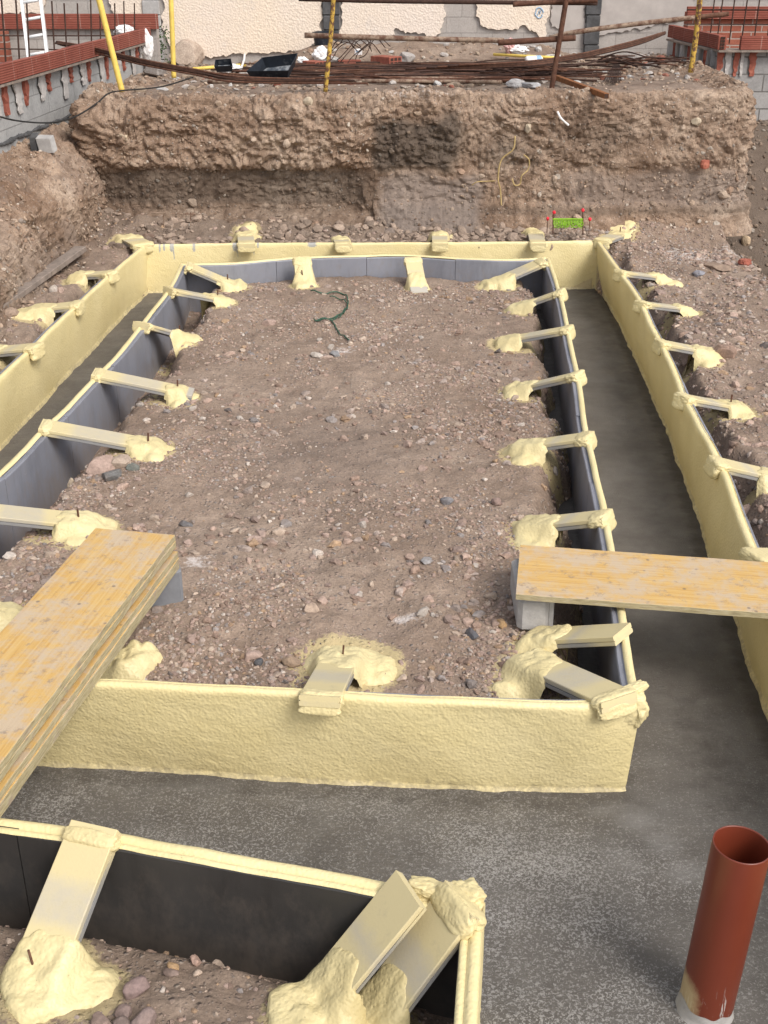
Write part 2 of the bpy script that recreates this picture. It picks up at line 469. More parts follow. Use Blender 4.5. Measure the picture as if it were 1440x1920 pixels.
M['rust_pale'] = simple('mortar_crusted_tube', (.26, .19, .14), .85, .3, 30, patch=((.12, .06, .04), 14, .45, .6))
M['yellow'] = simple('yellow_paint', (.72, .52, .12), .5, .15, 12, patch=((.16, .07, .03), 26, .66, .72))
M['yellow_rust'] = simple('flaked_yellow_paint', (.50, .32, .06), .6, .2, 12, patch=((.11, .05, .03), 16, .47, .55))
M['white_metal'] = simple('white_metal', (.72, .72, .72), .4, .06, 8)
M['terracotta'] = simple('terracotta', (.27, .082, .055), .8, .25, 16, patch=((.44, .17, .11), 7, .55, .75))
M['mortar'] = simple('mortar', (.46, .43, .41), .9, .2, 14, bump=.6, bdist=.01)
M['white_plastic'] = simple('white_plastic', (.74, .72, .71), .45, .12, 12)
M['red_plastic'] = simple('red_print_plastic', (.55, .16, .14), .45, .35, 18, c2=(.72, .55, .52))
M['black_plastic'] = simple('black_plastic', (.018, .022, .030), .45, .3, 10, patch=((.12, .125, .13), 8, .56, .75))
M['tub_in'] = simple('mortar_coated_plastic', (.055, .065, .08), .5, .3, 8, patch=((.30, .31, .32), 6, .47, .62))
M['cable'] = simple('black_cable', (.02, .019, .018), .6, .2, 10)
M['green_wire'] = simple('green_wire', (.035, .085, .055), .5, .3, 30)
M['lime'] = simple('lime_green_mesh', (.20, .38, .02), .6, .4, 40)
M['red_cap'] = simple('red_cap', (.72, .03, .05), .4, .1, 10)
M['grey_wood'] = simple('weathered_timber', (.235, .19, .16), .85, .3, 9, patch=((.12, .10, .085), 22, .55, .7))
M['grey_cast'] = simple('grey_cast_concrete', (.37, .355, .345), .85, .14, 24, bump=.5)
M['grey_plastic'] = simple('grey_plastic', (.19, .195, .21), .5, .12, 12)
M['root'] = simple('root', (.40, .29, .13), .8, .3, 30)
M['leaf'] = simple('leaf', (.045, .085, .025), .6, .45, 30)

def m_pipe():
    t = NT('orange_brown_pvc')
    o = t.sep(t.pos)
    n = t.noise(6, 3, .6)
    col = t.mix(n, (.135, .025, .012), (.165, .033, .015))
    lo = t.n('ShaderNodeMapRange'); t.set(lo.inputs[0], o[2]); lo.inputs[1].default_value = .20; lo.inputs[2].default_value = .04; lo.inputs[3].default_value = 0; lo.inputs[4].default_value = 1
    scr = t.noise(55, 4, .7, vec=t.scale((1, 1, .10)))
    g = t.math('MULTIPLY', t.ramp(t.math('ADD', scr, t.math('MULTIPLY', lo.outputs[0], .12)), [(.66, 0.), (.72, 1.)]), t.math('MULTIPLY', lo.outputs[0], 1.6, clamp=True))
    col = t.mix(g, col, (.42, .39, .37))
    side = t.n('ShaderNodeMapRange'); t.set(side.inputs[0], o[0]); side.inputs[1].default_value = .985; side.inputs[2].default_value = .93; side.inputs[3].default_value = 0; side.inputs[4].default_value = 1
    f = t.math('MULTIPLY', t.math('MULTIPLY', lo.outputs[0], 1.7, clamp=True), side.outputs[0], clamp=True)
    f = t.ramp(t.math('ADD', f, t.math('MULTIPLY', t.math('SUBTRACT', t.noise(40, 4, .7), .5), .5)), [(.3, 0.), (.75, 1.)])
    col = t.mix(t.math('MULTIPLY', f, .8), col, (.52, .42, .24))
    return t.out(col, .38, t.bump(t.noise(30, 3, .5), .06, .003), spec=.5)
M['pipe'] = m_pipe()

def m_blocks(name, horiz='X', c=(.25, .245, .24), c2=(.33, .32, .31), bw=.42, bh=.20, mcol=(.16, .15, .14), mort=.012, dirt=.5):
    t = NT(name)
    o = t.sep(t.pos)
    cb = t.n('ShaderNodeCombineXYZ'); t.set(cb.inputs[0], o[0 if horiz == 'X' else 1]); t.set(cb.inputs[1], o[2])
    br = t.n('ShaderNodeTexBrick'); t.set(br.inputs['Vector'], cb.outputs[0])
    br.inputs['Scale'].default_value = 1; br.inputs['Brick Width'].default_value = bw; br.inputs['Row Height'].default_value = bh
    br.inputs['Mortar Size'].default_value = mort; br.inputs['Mortar Smooth'].default_value = .4
    t.set(br.inputs['Color1'], c); t.set(br.inputs['Color2'], c2); t.set(br.inputs['Mortar'], mcol)
    n = t.noise(3.5, 6, .7); n2 = t.noise(40, 4, .7)
    col = t.mix(t.math('MULTIPLY', t.ramp(n, [(.45, 0.), (.72, 1.)]), dirt), br.outputs['Color'], tuple(v * .55 for v in c))
    col = t.mix(.5, col, t.ramp(n2, [(.3, .7), (.7, 1.2)]), 'MULTIPLY')
    h = t.math('SUBTRACT', t.math('MULTIPLY', n2, .4), t.math('MULTIPLY', br.outputs['Fac'], 1.0))
    return t.out(col, .9, t.bump(h, .7, .012), spec=.2)
M['block_side'] = m_blocks('grey_blocks_side', 'Y', (.34, .335, .33), (.38, .375, .37), .84, .21, (.27, .265, .26), .006, .45)
M['block_face'] = m_blocks('grey_blocks_face', 'X', (.27, .26, .255), (.35, .335, .325), .42, .20, (.17, .16, .15), .010, .4)
M['block_rough'] = m_blocks('rendered_grey_blocks', 'X', (.37, .335, .31), (.40, .365, .34), .44, .21, (.31, .285, .265), .006, .3)
M['brick_face'] = m_blocks('red_brick_courses', 'X', (.27, .085, .055), (.33, .12, .08), .27, .085, (.40, .32, .28), .010, .4)

def m_tile(name, axis):
    t = NT(name)
    o = t.sep(t.pos)
    w = t.math('SINE', t.math('MULTIPLY', o[2], 2 * math.pi / .021))
    n = t.noise(5, 5, .65)
    col = t.mix(t.ramp(n, [(.3, 0.), (.7, 1.)]), (.215, .060, .042), (.30, .098, .068))
    col = t.mix(t.math('MULTIPLY', t.ramp(w, [(.0, 1.), (.35, 0.)]), .55), col, (.14, .035, .024))
    j = t.math('FRACT', t.math('MULTIPLY', o[axis], 1 / .5))
    jm = t.ramp(j, [(.0, 1.), (.025, 0.)])
    col = t.mix(t.math('MULTIPLY', jm, .6), col, (.45, .35, .30))
    col = t.mix(t.math('MULTIPLY', t.ramp(t.noise(9, 6, .75), [(.6, 0.), (.72, 1.)]), .5), col, (.36, .26, .22))
    return t.out(col, .82, t.bump(w, .5, .004), spec=.25)
M['tile_y'] = m_tile('grooved_tile_side', 1)
M['tile_x'] = m_tile('grooved_tile_face', 0)

def m_plaster():
    t = NT('cream_roughcast')
    v = t.voro(34); n = t.noise(26, 5, .7); big = t.noise(.9, 4, .6)
    col = t.mix(t.ramp(big, [(.35, 0.), (.68, 1.)]), (.69, .595, .52), (.72, .605, .485))
    col = t.mix(t.math('MULTIPLY', t.ramp(n, [(.56, 0.), (.68, 1.)]), .45), col, (.36, .28, .22))
    col = t.mix(t.math('MULTIPLY', t.ramp(t.noise(2.4, 5, .7), [(.55, 0.), (.75, 1.)]), .5), col, (.52, .48, .46))
    h = t.math('ADD', t.math('MULTIPLY', v, 1.0), n)
    return t.out(col, .92, t.bump(h, .55, .012), spec=.2)
M['plaster'] = m_plaster()
M['render'] = simple('grey_render', (.40, .36, .335), .9, .12, 5, bump=.3)
M['pillar'] = simple('dark_hollow_block', (.075, .074, .076), .92, .35, 6, bump=.7, bdist=.015)

# ------------------------------------------------------------------ plan of the walls (top of the panel, foam face)
ZT = 0.45
def line(pxs, z=ZT): return [U(x, y, z)[:2] for x, y in pxs]
in_back = line([(343, 497), (430, 496), (545, 486), (660, 482), (760, 480), (860, 486), (955, 489), (1026, 486)])
in_right = line([(1026, 486), (1050, 560), (1068, 650), (1083, 720), (1094, 800), (1112, 880), (1131, 970), (1146, 1050), (1162, 1150), (1174, 1240), (1186, 1308)])
in_front = line([(1186, 1308), (1085, 1322), (900, 1317), (700, 1308), (450, 1294), (195, 1281)])
d_ = in_front[-1] - in_front[-2]
in_front.append(in_front[-1] + d_ / np.linalg.norm(d_) * 1.38)
in_left = line([(343, 497), (318, 545), (265, 615), (225, 665), (175, 716), (120, 775), (75, 817), (0, 893)])
in_left += [in_left[-1] + (in_front[-1] - in_left[-1]) * .5, in_front[-1]]
in_ring = np.array(in_back + in_right[1:] + in_front[1:] + in_left[::-1][1:-1])
out_back = line([(270, 461), (450, 458), (700, 457), (900, 456), (1122, 453)])
out_left = line([(270, 461), (205, 516), (142, 574), (100, 612), (62, 650), (0, 707)])
out_left += [np.array([-2.62, 5.6]), np.array([-2.72, 4.0]), np.array([-2.8, 2.4])]
out_right = line([(1122, 453), (1148, 490), (1164, 512), (1185, 541), (1203, 570), (1222, 612), (1238, 642), (1262, 692), (1282, 740), (1310, 795), (1340, 850), (1362, 895), (1388, 968), (1418, 1042), (1450, 1110)])
out_right += [out_right[-1] + np.array([-.02, -.7]), np.array([1.60, 2.6]), np.array([1.58, 1.2])]
b_right = [U(x, y, 0)[:2] for x, y in [(1120, 536), (1140, 570), (1152, 592), (1168, 624), (1182, 655), (1200, 694), (1213, 722), (1232, 770), (1250, 812), (1268, 862), (1286, 906), (1300, 948), (1315, 996), (1330, 1050), (1352, 1110)]]
b_right += [U(1378, 1170, 0)[:2], U(1440, 1345, 0)[:2], np.array([1.52, 1.2])]
fg_back = line([(888, 1703), (790, 1682), (690, 1661), (500, 1626), (300, 1590), (235, 1578), (100, 1558), (0, 1545)])
d_ = fg_back[-1] - fg_back[-2]; fg_back.append(fg_back[-1] + d_ / np.linalg.norm(d_) * 1.4)
fg_right = line([(888, 1703), (876, 1920)])
fg_right.append(fg_right[-1] + (fg_right[-1] - fg_right[-2]) * 2.2)
out_ring = np.array(out_back + out_right[1:] + [(1.58, .6), (-2.85, .6)] + out_left[::-1][:-1])
fg_ring = np.array(fg_back[::-1] + fg_right[1:] + [(fg_back[-1][0], fg_right[-1][1])])

def seg_dist(P, poly, closed=True):
    A = poly; B = np.roll(poly, -1, 0)
    if not closed: A, B = A[:-1], B[:-1]
    best = np.full(len(P), 1e9)
    for a, b in zip(A, B):
        ab = b - a; L = ab @ ab + 1e-12
        t = np.clip(((P - a) @ ab) / L, 0, 1)
        d = np.hypot(P[:, 0] - a[0] - t * ab[0], P[:, 1] - a[1] - t * ab[1])
        best = np.minimum(best, d)
    return best
def inside(P, poly):
    r = np.zeros(len(P), bool)
    A = poly; B = np.roll(poly, -1, 0)
    for a, b in zip(A, B):
        if a[1] == b[1]: continue
        c = (a[1] > P[:, 1]) != (b[1] > P[:, 1])
        xi = (b[0] - a[0]) * (P[:, 1] - a[1]) / (b[1] - a[1]) + a[0]
        r ^= c & (P[:, 0] < xi)
    return r
A_ = np.array
def ground(x, y):
    """height of the soil inside the pit"""
    P = np.stack([np.ravel(x), np.ravel(y)], 1).astype(float)
    X, Yy = P[:, 0], P[:, 1]
    big = fbm(X, Yy, f=.8, octv=3, seed=3); mid = fbm(X, Yy, f=4.5, octv=3, seed=5); fin = fbm(X, Yy, f=22, octv=3, seed=9)
    edge = fbm(X, Yy, f=2.6, octv=3, seed=21)
    rough = .036 * big + .024 * mid + .009 * fin
    isl = inside(P, in_ring); fgi = inside(P, fg_ring); out = ~inside(P, out_ring)
    h = np.full(len(P), -.12)
    # central block of soil
    dl = seg_dist(P, A_(in_left), False); dr = seg_dist(P, A_(in_right), False); df = seg_dist(P, A_(in_front), False); db = seg_dist(P, A_(in_back), False)
    wl = .23 + .10 * edge; wr = .17 + .13 * edge; wf = .17 + .06 * edge
    lev = .275 + rough + .02 * sstep(9, 5, Yy)
    k = np.minimum.reduce([sstep(wl - .10, wl + .10, dl), sstep(wr - .10, wr + .08, dr), sstep(wf - .10, wf + .14, df), sstep(-.05, .04, db)])
    lowf = -.10 + .13 * sstep(.09, .16, np.minimum(df, dr))
    hi = lev * k + (lowf + .02 * mid) * (1 - k)
    h = np.where(isl, hi, h)
    # block of soil in the foreground
    db2 = seg_dist(P, A_(fg_back), False); dr2 = seg_dist(P, A_(fg_right), False)
    w2 = .10 + .05 * edge
    lev2 = .19 + rough * 1.2 + .05 * sstep(2.6, 2.0, Yy)
    k2 = np.minimum(sstep(w2 - .08, w2 + .10, db2), sstep(.10, .34, dr2))
    h = np.where(fgi, lev2 * k2 + .02 * (1 - k2) + .012 * mid * (1 - k2), h)
    # soil outside the outer ring
    do = seg_dist(P, out_ring)
    dR = seg_dist(P, A_(out_right), False); dB = seg_dist(P, A_(out_back), False)
    right = X > 0
    lev3 = np.where(right, .335, .385) + 1.3 * rough
    lev3 = lev3 + (.405 - lev3) * sstep(.7, .15, dB)
    gapw = np.where(right, .15 + .11 * edge, .10 + .10 * edge)
    gapw = gapw * sstep(.0, .35, dB) + .0
    k3 = sstep(gapw - .05, gapw + .13, do)
    h3 = lev3 * k3 + np.where(right, .06, .12) * (1 - k3)
    h3 = np.where(gapw < .02, lev3, h3)
    h3 = np.where(do < .07, np.minimum(h3, -.10 + h3 * 0), h3) if False else h3 - (h3 + .10) * sstep(.11, .06, do) * sstep(.1, .4, dB)
    # toe of the far bank, drop at the right, slope at the left
    h3 = h3 + .16 * sstep(11.45, 12.0, Yy + .10 * edge)
    h3 = h3 + .12 * np.exp(-((X + 2.55) / .35) ** 2 - ((Yy - 11.75) / .28) ** 2) * (1 + mid)
    drop = sstep(3.42, 3.62, X + .09 * edge + .05 * mid) * sstep(8.6, 9.2, Yy)
    h3 = h3 * (1 - drop) + (-.25 + .1 * big) * drop
    h3 = h3 + 1.3 * sstep(12.6, 15.2, Yy) * sstep(3.5, 4.0, X)
    h = np.where(out, h3, h)
    return h.reshape(np.shape(x))
def upper(x, y):
    """height of the levelled ground above the bank"""
    r = 1.67 + .022 * x - .022 * (y - 12.2)
    r = r + .035 * fbm(x, y, f=1.1, octv=3, seed=41) + .02 * fbm(x, y, f=6, octv=3, seed=43)
    r = r + .20 * np.exp(-((y - 17.3) / .55) ** 2) * sstep(-2.2, -.4, x) * sstep(2.9, 1.9, x) * (1 + .5 * fbm(x, y, f=2.2, octv=3, seed=45))
    r = r + .10 * np.exp(-((x + .8) / .9) ** 2 - ((y - 17.4) / .5) ** 2)
    return r

# brace list is needed early: its overspray stains the soil
BR = []      # (label, A(px,py), zA, B(px,py), zB, width, foam radius, tail, pin)
def br(label, A, B, w=.15, fr=.12, tail=(0, -.07), zA=.485, zB=.36, pin=True, group=None, ext=0.0, collar=1.0, th=.042):
    if 'left' in label and 'inner' in label and collar == 1.0: collar = .45
    lo = .15 if A[1] > 1500 else (.24 if label.find('inner') >= 0 else .30)
    for _ in range(4):
        p = U(*B, zB); zB = max(lo, float(ground(A_([p[0]]), A_([p[1]]))[0])) + .05
    if ext > 0: zB += .01
    BR.append(dict(label=label, A=U(*A, zA), B=U(*B, zB), w=w, fr=fr, tail=tail, pin=pin, ext=ext, collar=collar, th=th))
R_ = 'along the right side of the inner box'
br('brace across the far right inner corner, foamed to the soil', (1014, 489), (925, 528), .16, .13, (.10, -.02), zB=.34, pin=False)
br('short brace beside the far right inner corner brace', (1048, 545), (975, 571), .13, .11, (.05, -.06), zB=.36, pin=False)
br('second brace from the far end on the inner right wall', (1062, 614), (950, 634), .13, .12, (.02, -.07), zB=.35, pin=False)
br('third brace from the far end on the inner right wall', (1078, 700), (975, 724), .13, .12, (0, -.08), zB=.35, pin=False)
br('fourth inner right wall brace, just behind the wide gap', (1096, 816), (985, 832), .135, .13, (-.01, -.08), zB=.36, pin=False)
br('inner right wall brace just beyond the yellow cross plank', (1126, 964), (1003, 978), .14, .12, (-.02, -.13), zB=.36, pin=False)
br('inner right wall brace just in front of the yellow cross plank', (1152, 1181), (1025, 1188), .145, .11, (-.05, -.04), zB=.37, pin=False, collar=0)
br('wide brace across the near right corner of the inner box', (1150, 1303), (1000, 1236), .165, .13, (-.05, -.12), zB=.40, pin=False, collar=.5)
br('brace across the far left inner corner with two pins', (357, 497), (434, 530), .17, .13, (.04, -.02), zB=.34)
br('brace next to the far left inner corner brace', (322, 541), (412, 558), .15, .13, (.02, -.04), zB=.34)
br('inner left wall brace with foam hook, third from the far end', (270, 606), (340, 626), .15, .12, (.02, -.12), zB=.36)
br('long inner left wall brace with bare grey tip', (185, 698), (340, 730), .15, .10, (-.01, -.10), zB=.36, ext=.05)
br('long pale inner left wall brace above the broken rocks', (88, 796), (285, 832), .16, .12, (-.03, -.08), zB=.36)
br('inner left wall brace just beyond the stacked boards', (-60, 951), (160, 974), .155, .145, (-.03, -.08), zB=.37)
br('inner left wall brace whose foam shows left of the stacked boards', (-200, 1140), (5, 1142), .15, .11, (0, -.03), zB=.35, pin=False)
br('slotted brace on the left half of the far inner wall', (567, 489), (570, 525), .15, .11, (0, -.03), zB=.32, collar=1.2)
br('brace with bare grey end on the far inner wall', (775, 487), (783, 529), .15, .10, (0, -.0), zB=.32, ext=.10, pin=False, collar=.4)
br('brace with large foam mound at the near inner wall', (602, 1300), (640, 1228), .155, .17, (.08, 0), zB=.36, collar=.35)
O_ = 'outside the right wall'
br('farthest brace outside the right wall, in line with the lime patch', (1166, 508), (1232, 516), .12, .10, (.08, -.05), zB=.40, pin=False)
br('second brace outside the right wall', (1206, 566), (1278, 575), .125, .10, (.06, -.04), zB=.40, pin=False)
br('brace outside the right wall ending at the round boulder', (1243, 640), (1325, 656), .13, .12, (-.02, -.08), zB=.40, pin=False)
br('fourth brace outside the right wall, with a twig in its foam', (1286, 742), (1375, 758), .13, .13, (.02, -.07), zB=.40)
br('fifth brace outside the right wall, cut by the photo edge', (1348, 864), (1450, 888), .14, .10, (0, -.06), zB=.40, pin=False)
br('nearest brace outside the right wall, beside the cross plank', (1422, 1040), (1540, 1040), .16, .12, (0, -.06), zB=.42, pin=False)
br('brace across the far right outer corner, grey edge showing', (1130, 448), (1164, 436), .15, .15, (.03, .08), zB=.43)
br('tilted brace behind the far wall near its left end', (462, 456), (460, 437), .16, .14, (0, .12), zB=.46, collar=.5, pin=False)
br('small half buried brace behind the middle of the far wall', (643, 456), (638, 446), .15, .11, (0, .06), zB=.45, collar=.6, pin=False)
br('brace bedded in foam behind the far wall right of the middle', (825, 455), (824, 437), .15, .12, (.03, .10), zB=.46, collar=.6, pin=False)
br('grey topped brace behind the far wall near the marker pegs', (1009, 455), (1003, 434), .15, .11, (-.02, .14), zB=.46, collar=.6, pin=False)
br('broad brace across the far left outer corner', (266, 456), (240, 443), .20, .13, (-.08, -.04), zB=.44, pin=False)
br('farthest brace outside the left wall, near the loose timber', (206, 510), (148, 513), .15, .12, (0, -.10), zB=.43, pin=False)
br('second brace outside the left wall, deeply foamed', (143, 568), (70, 577), .15, .16, (-.02, -.06), zB=.43, pin=False)
br('third brace outside the left wall, at the photo edge', (63, 648), (-25, 656), .16, .14, (0, -.08), zB=.43, pin=False)
br('steep slotted brace on the left of the foreground wall', (168, 1566), (62, 1832), .165, .115, (.15, .01), zA=.49, zB=.30, collar=.35, th=.05)
br('left board of the pair across the foreground corner', (750, 1682), (604, 1860), .166, .125, (-.04, -.05), zA=.50, zB=.37, pin=False, collar=0, th=.032)
br('right board of the pair across the foreground corner', (846, 1702), (700, 1898), .166, .10, (-.06, -.06), zA=.497, zB=.36, pin=False, collar=.8, th=.034)

# ------------------------------------------------------------------ the setting
def mask_for(P):
    foam = np.zeros(len(P))
    for b in BR:
        for c, r in ((b['B'][:2], b['fr']), (b['B'][:2] + np.array(b['tail']), b['fr'] * .9), ((b['A'][:2] * .3 + b['B'][:2] * .7), b['fr'] * .9)):
            d = np.hypot(P[:, 0] - c[0], P[:, 1] - c[1])
            foam = np.maximum(foam, .9 * sstep(r * 1.75, r * .8, d))
    return foam
xs = np.arange(-4.4, 5.4, .0165)
ys = [1.1]
while ys[-1] < 15.3: ys.append(ys[-1] + max(.010, .0042 * ys[-1]))
ys = np.array(ys)
GX, GY = np.meshgrid(xs, ys, indexing='ij')
GZ = ground(GX, GY)
P2 = np.stack([GX.ravel(), GY.ravel()], 1)
foam = mask_for(P2)
db = seg_dist(P2, A_(out_back), False)
foam = np.maximum(foam, .75 * sstep(.20, .02, db))
foam = np.maximum(foam, .55 * sstep(.28, .08, seg_dist(P2, A_(in_right), False)) * (vnoise(P2[:, 0] * 2, P2[:, 1] * 2, seed=77) > -.1))
white = np.zeros(len(P2))
for c, rx, ry in ((U(1300, 480, .34), .55, .45), (U(1390, 470, .34), .35, .3), (U(370, 1058, .3), .12, .10), (U(640, 650, .3), .15, .10), (U(760, 1155, .3), .12, .05)):
    white = np.maximum(white, .62 * np.exp(-((P2[:, 0] - c[0]) / rx) ** 2 - ((P2[:, 1] - c[1]) / ry) ** 2))
damp_shade = .75 * sstep(3.40, 3.6, P2[:, 0]) * sstep(8.6, 9.2, P2[:, 1])  # soil in the drop beside the far bank made darker
damp_shade = np.maximum(damp_shade, .42 * sstep(11.2, 11.7, P2[:, 1]) * sstep(2.2, 1.4, P2[:, 0]))
damp_shade = np.maximum(damp_shade, .35 * inside(P2, fg_ring))
clay = np.clip(.35 * np.exp(-((P2[:, 0] + .35) / .5) ** 2 - ((P2[:, 1] - 6.4) / .8) ** 2), 0, 1)
mask = np.stack([foam, white, damp_shade, clay], 1)
soil = link_mesh('soil_ground', np.stack([GX, GY, GZ], -1).reshape(-1, 3), grid_faces(len(xs), len(ys)), M['soil'], attr={'mask': mask})
tag(soil, kind='structure')

# concrete strip between the panels
cx = np.arange(-2.9, 2.35, .035); cy = np.arange(.7, 11.5, .035)
CXg, CYg = np.meshgrid(cx, cy, indexing='ij')
Pc = np.stack([CXg.ravel(), CYg.ravel()], 1)
keepv = (inside(Pc, out_ring) | (seg_dist(Pc, out_ring) < .03)).reshape(CXg.shape)
keep = keepv[:-1, :-1] & keepv[1:, 1:] & keepv[1:, :-1] & keepv[:-1, 1:]
CZ = .006 * fbm(CXg, CYg, f=1.6, octv=3, seed=60) + .003 * fbm(CXg, CYg, f=14, octv=3, seed=61)
lt = np.zeros(len(Pc)); dk = np.zeros(len(Pc))
for (px, py, rx, ry, a) in ((1130, 1515, .16, .07, .6), (1200, 1540, .13, .10, .68), (1245, 1580, .10, .11, .7), (1290, 1640, .13, .09, .66), (1360, 1690, .16, .08, .6), (1170, 1610, .18, .15, .5), (330, 1475, .5, .04, .55), (1050, 1660, .2, .15, .3)):
    c = U(px, py, 0); lt = np.maximum(lt, a * np.exp(-((Pc[:, 0] - c[0]) / rx) ** 2 - ((Pc[:, 1] - c[1]) / ry) ** 2))
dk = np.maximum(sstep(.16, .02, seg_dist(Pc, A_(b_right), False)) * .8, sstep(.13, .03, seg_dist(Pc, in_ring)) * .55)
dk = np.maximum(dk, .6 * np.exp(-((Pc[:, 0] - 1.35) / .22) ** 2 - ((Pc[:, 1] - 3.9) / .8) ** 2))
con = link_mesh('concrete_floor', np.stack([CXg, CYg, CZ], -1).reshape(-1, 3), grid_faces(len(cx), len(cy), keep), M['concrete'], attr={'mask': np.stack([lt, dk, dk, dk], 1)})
tag(con, kind='structure')

# far bank: a sheet swept along its foot
def bank_sheet(name, path, prof, ds, nv, amp, matname, maskf, inward):
    L = np.linalg.norm(np.diff(A_(path), axis=0), axis=1).sum()
    n = int(L / ds); C = spline(path, n)
    T = np.gradient(C, axis=0); T /= np.linalg.norm(T, axis=1, keepdims=True)
    N = np.stack([-T[:, 1], T[:, 0]], 1) * inward
    # smooth the normals so that corners stay round
    for _ in range(14): N[1:-1] = (N[:-2] + N[1:-1] + N[2:]) / 3
    N /= np.linalg.norm(N, axis=1, keepdims=True)
    V = np.zeros((n, nv, 3)); 
    for i in range(n):
        off, z = prof(C[i, 0], C[i, 1], i / (n - 1))
        d = np.r_[0, np.cumsum(np.hypot(np.diff(off), np.diff(z)))]
        s = np.linspace(0, d[-1], nv)
        o = np.interp(s, d, off); zz = np.interp(s, d, z)
        V[i, :, 0] = C[i, 0] + N[i, 0] * o; V[i, :, 1] = C[i, 1] + N[i, 1] * o; V[i, :, 2] = zz
    for _ in range(2): V[:, 1:-1] = (V[:, :-2] + 2 * V[:, 1:-1] + V[:, 2:]) / 4
    x, y, z = V[..., 0], V[..., 1], V[..., 2]
    du = np.gradient(V, axis=0); dv = np.gradient(V, axis=1)
    nn = np.cross(du, dv); nn /= np.linalg.norm(nn, axis=-1, keepdims=True) + 1e-9
    if inward < 0: nn = -nn
    wx = x + .12 * vnoise(x * 3, y * 3, z * 3, 5); wz = z + .12 * vnoise(x * 3 + 9, y * 3, z * 3, 6)
    big = fbm(wx, y, wz, f=1.7, octv=3, seed=101)
    clod = 1 - np.abs(fbm(wx, y, wz * 1.25, f=4.5, octv=4, seed=103)) * 2.4
    fine = 1 - np.abs(fbm(x, y, z, f=17, octv=3, seed=107)) * 2
    layer = fbm(x * .35, y * .35, z * 3.2, f=2.2, octv=3, seed=109)
    A = amp(x, y, z) * sstep(0, .12, 1 - np.linspace(0, 1, nv))[None, :]
    w1, v1 = worley(wx * 6.5, y * 6.5, wz * 8.0, 3); w2, v2 = worley(wx * 15, y * 15, wz * 18, 7)
    teeth = np.sin(x * 55 + 3 * vnoise(x * 2, z * 1.5, 0, 8)) * sstep(1.05, .9, z) * sstep(.55, .65, z)
    disp = A * (.006 * teeth + .075 * big + .020 * clod + .018 * fine + .030 * layer + .062 * (.55 - w1) * (.35 + v1) + .042 * (.5 - w2) * (.3 + 1.2 * v2))
    V = V + nn * disp[..., None]
    P = V.reshape(-1, 3)
    o = link_mesh(name, P, grid_faces(n, nv), M[matname], attr={'mask': maskf(P)}, smooth=False)
    tag(o, kind='structure')
    return V
def prof_back(x, y, u):
    rec = .055 * float(sstep(-3.15, -2.5, x) * sstep(.1, -.5, x)) + .02
    zt = 1.68 + .022 * x
    e = .0 if abs(x) < 3.1 else .0
    t = .10 if x > -.1 else 0
    off = A_([-.30 + (.18 if x > 2.4 else 0), -.17 + (.10 if x > 2.4 else 0), -.05, rec * .6, rec, rec * .95, .02, .0, .0, .015, .04, .10, .40])
    z = A_([.36, .47, .53 + t, .58 + t, .70, .97, 1.03, 1.10, 1.32, 1.50, zt - .07, zt, zt - .10])
    q = .07 * float(vnoise(x * 1.7, 3.3, 0, 91)) + .03 * float(vnoise(x * 6, 1.3, 0, 92)); z[3:8] += q * A_([.3, .6, 1, 1, .7])
    off[3:6] += .06 * float(vnoise(x * 2.3, 7.7, 0, 93))
    return off, z
def amp_back(x, y, z):
    a = .55 + .6 * sstep(.98, 1.06, z) * (1 - .35 * sstep(.2, .9, x)) 
    a = a * (1 - .35 * sstep(1.8, 2.4, x)) + .5 * sstep(-2.75, -3.0, x) + .4 * sstep(3.3, 3.6, x)
    a = a * (1 - .7 * sstep(1.68, 1.80, z))
    return a
def mask_back(P):
    x, z = P[:, 0], P[:, 2]
    n = fbm(P[:, 0], P[:, 1], P[:, 2], f=3, octv=3, seed=131)
    damp_shade = .78 * sstep(-3.2, -2.7, x) * sstep(.15, -.3, x + .2 * n) * sstep(.60, .68, z) * sstep(1.02, .93, z + .05 * n)  # shade of the undercut painted into the bank colour
    damp_shade = np.maximum(damp_shade, .42 * sstep(.74, .58, z) * sstep(1.4, .8, x))
    damp_shade = np.maximum(damp_shade, .95 * sstep(-.15, -.05, x + .05 * n) * sstep(.85, .65, x + .10 * n) * sstep(1.58, 1.42, z + .15 * n) * sstep(.93, 1.05, z + .06 * n))
    damp_shade = np.maximum(damp_shade, .6 * np.exp(-((x - 1.2 + .1 * n) / .28) ** 2 - ((z - 1.15 + .1 * n) / .16) ** 2))
    damp_shade = np.maximum(damp_shade, .5 * np.exp(-((x - 2.1 + .2 * n) / .40) ** 2 - ((z - 1.3 + .15 * n) / .22) ** 2))
    damp_shade = np.maximum(damp_shade, .5 * sstep(.69, .62, z + .03 * n) * sstep(.55, .6, z))
    clay = .85 * sstep(-.1, .05, x + .08 * n) * sstep(1.05, .85, x + .15 * n) * sstep(1.0, .9, z + .08 * n)
    clay = np.maximum(clay, .6 * sstep(1.6, 2.0, x) * sstep(1.02, .92, z + .08 * n) * sstep(.62, .7, z))
    white = .38 * sstep(-.2, .1, x) * sstep(.95, .6, x) * sstep(1.5, 1.7, z + .1 * n)
    return np.stack([0 * x, white, np.clip(damp_shade, 0, 1), np.clip(clay, 0, 1)], 1)
back_path = [(-2.98, 14.6), (-3.06, 13.3), (-3.10, 12.45), (-3.00, 12.08), (-2.6, 12.02), (-1.6, 12.02), (-.4, 12.0), (.8, 12.0), (2.0, 11.98), (3.0, 11.98), (3.52, 12.0), (3.68, 12.3), (3.76, 13.2), (3.85, 15.3)]
bank_sheet('excavated_bank', back_path, prof_back, .0135, 150, amp_back, 'bank', mask_back, 1)
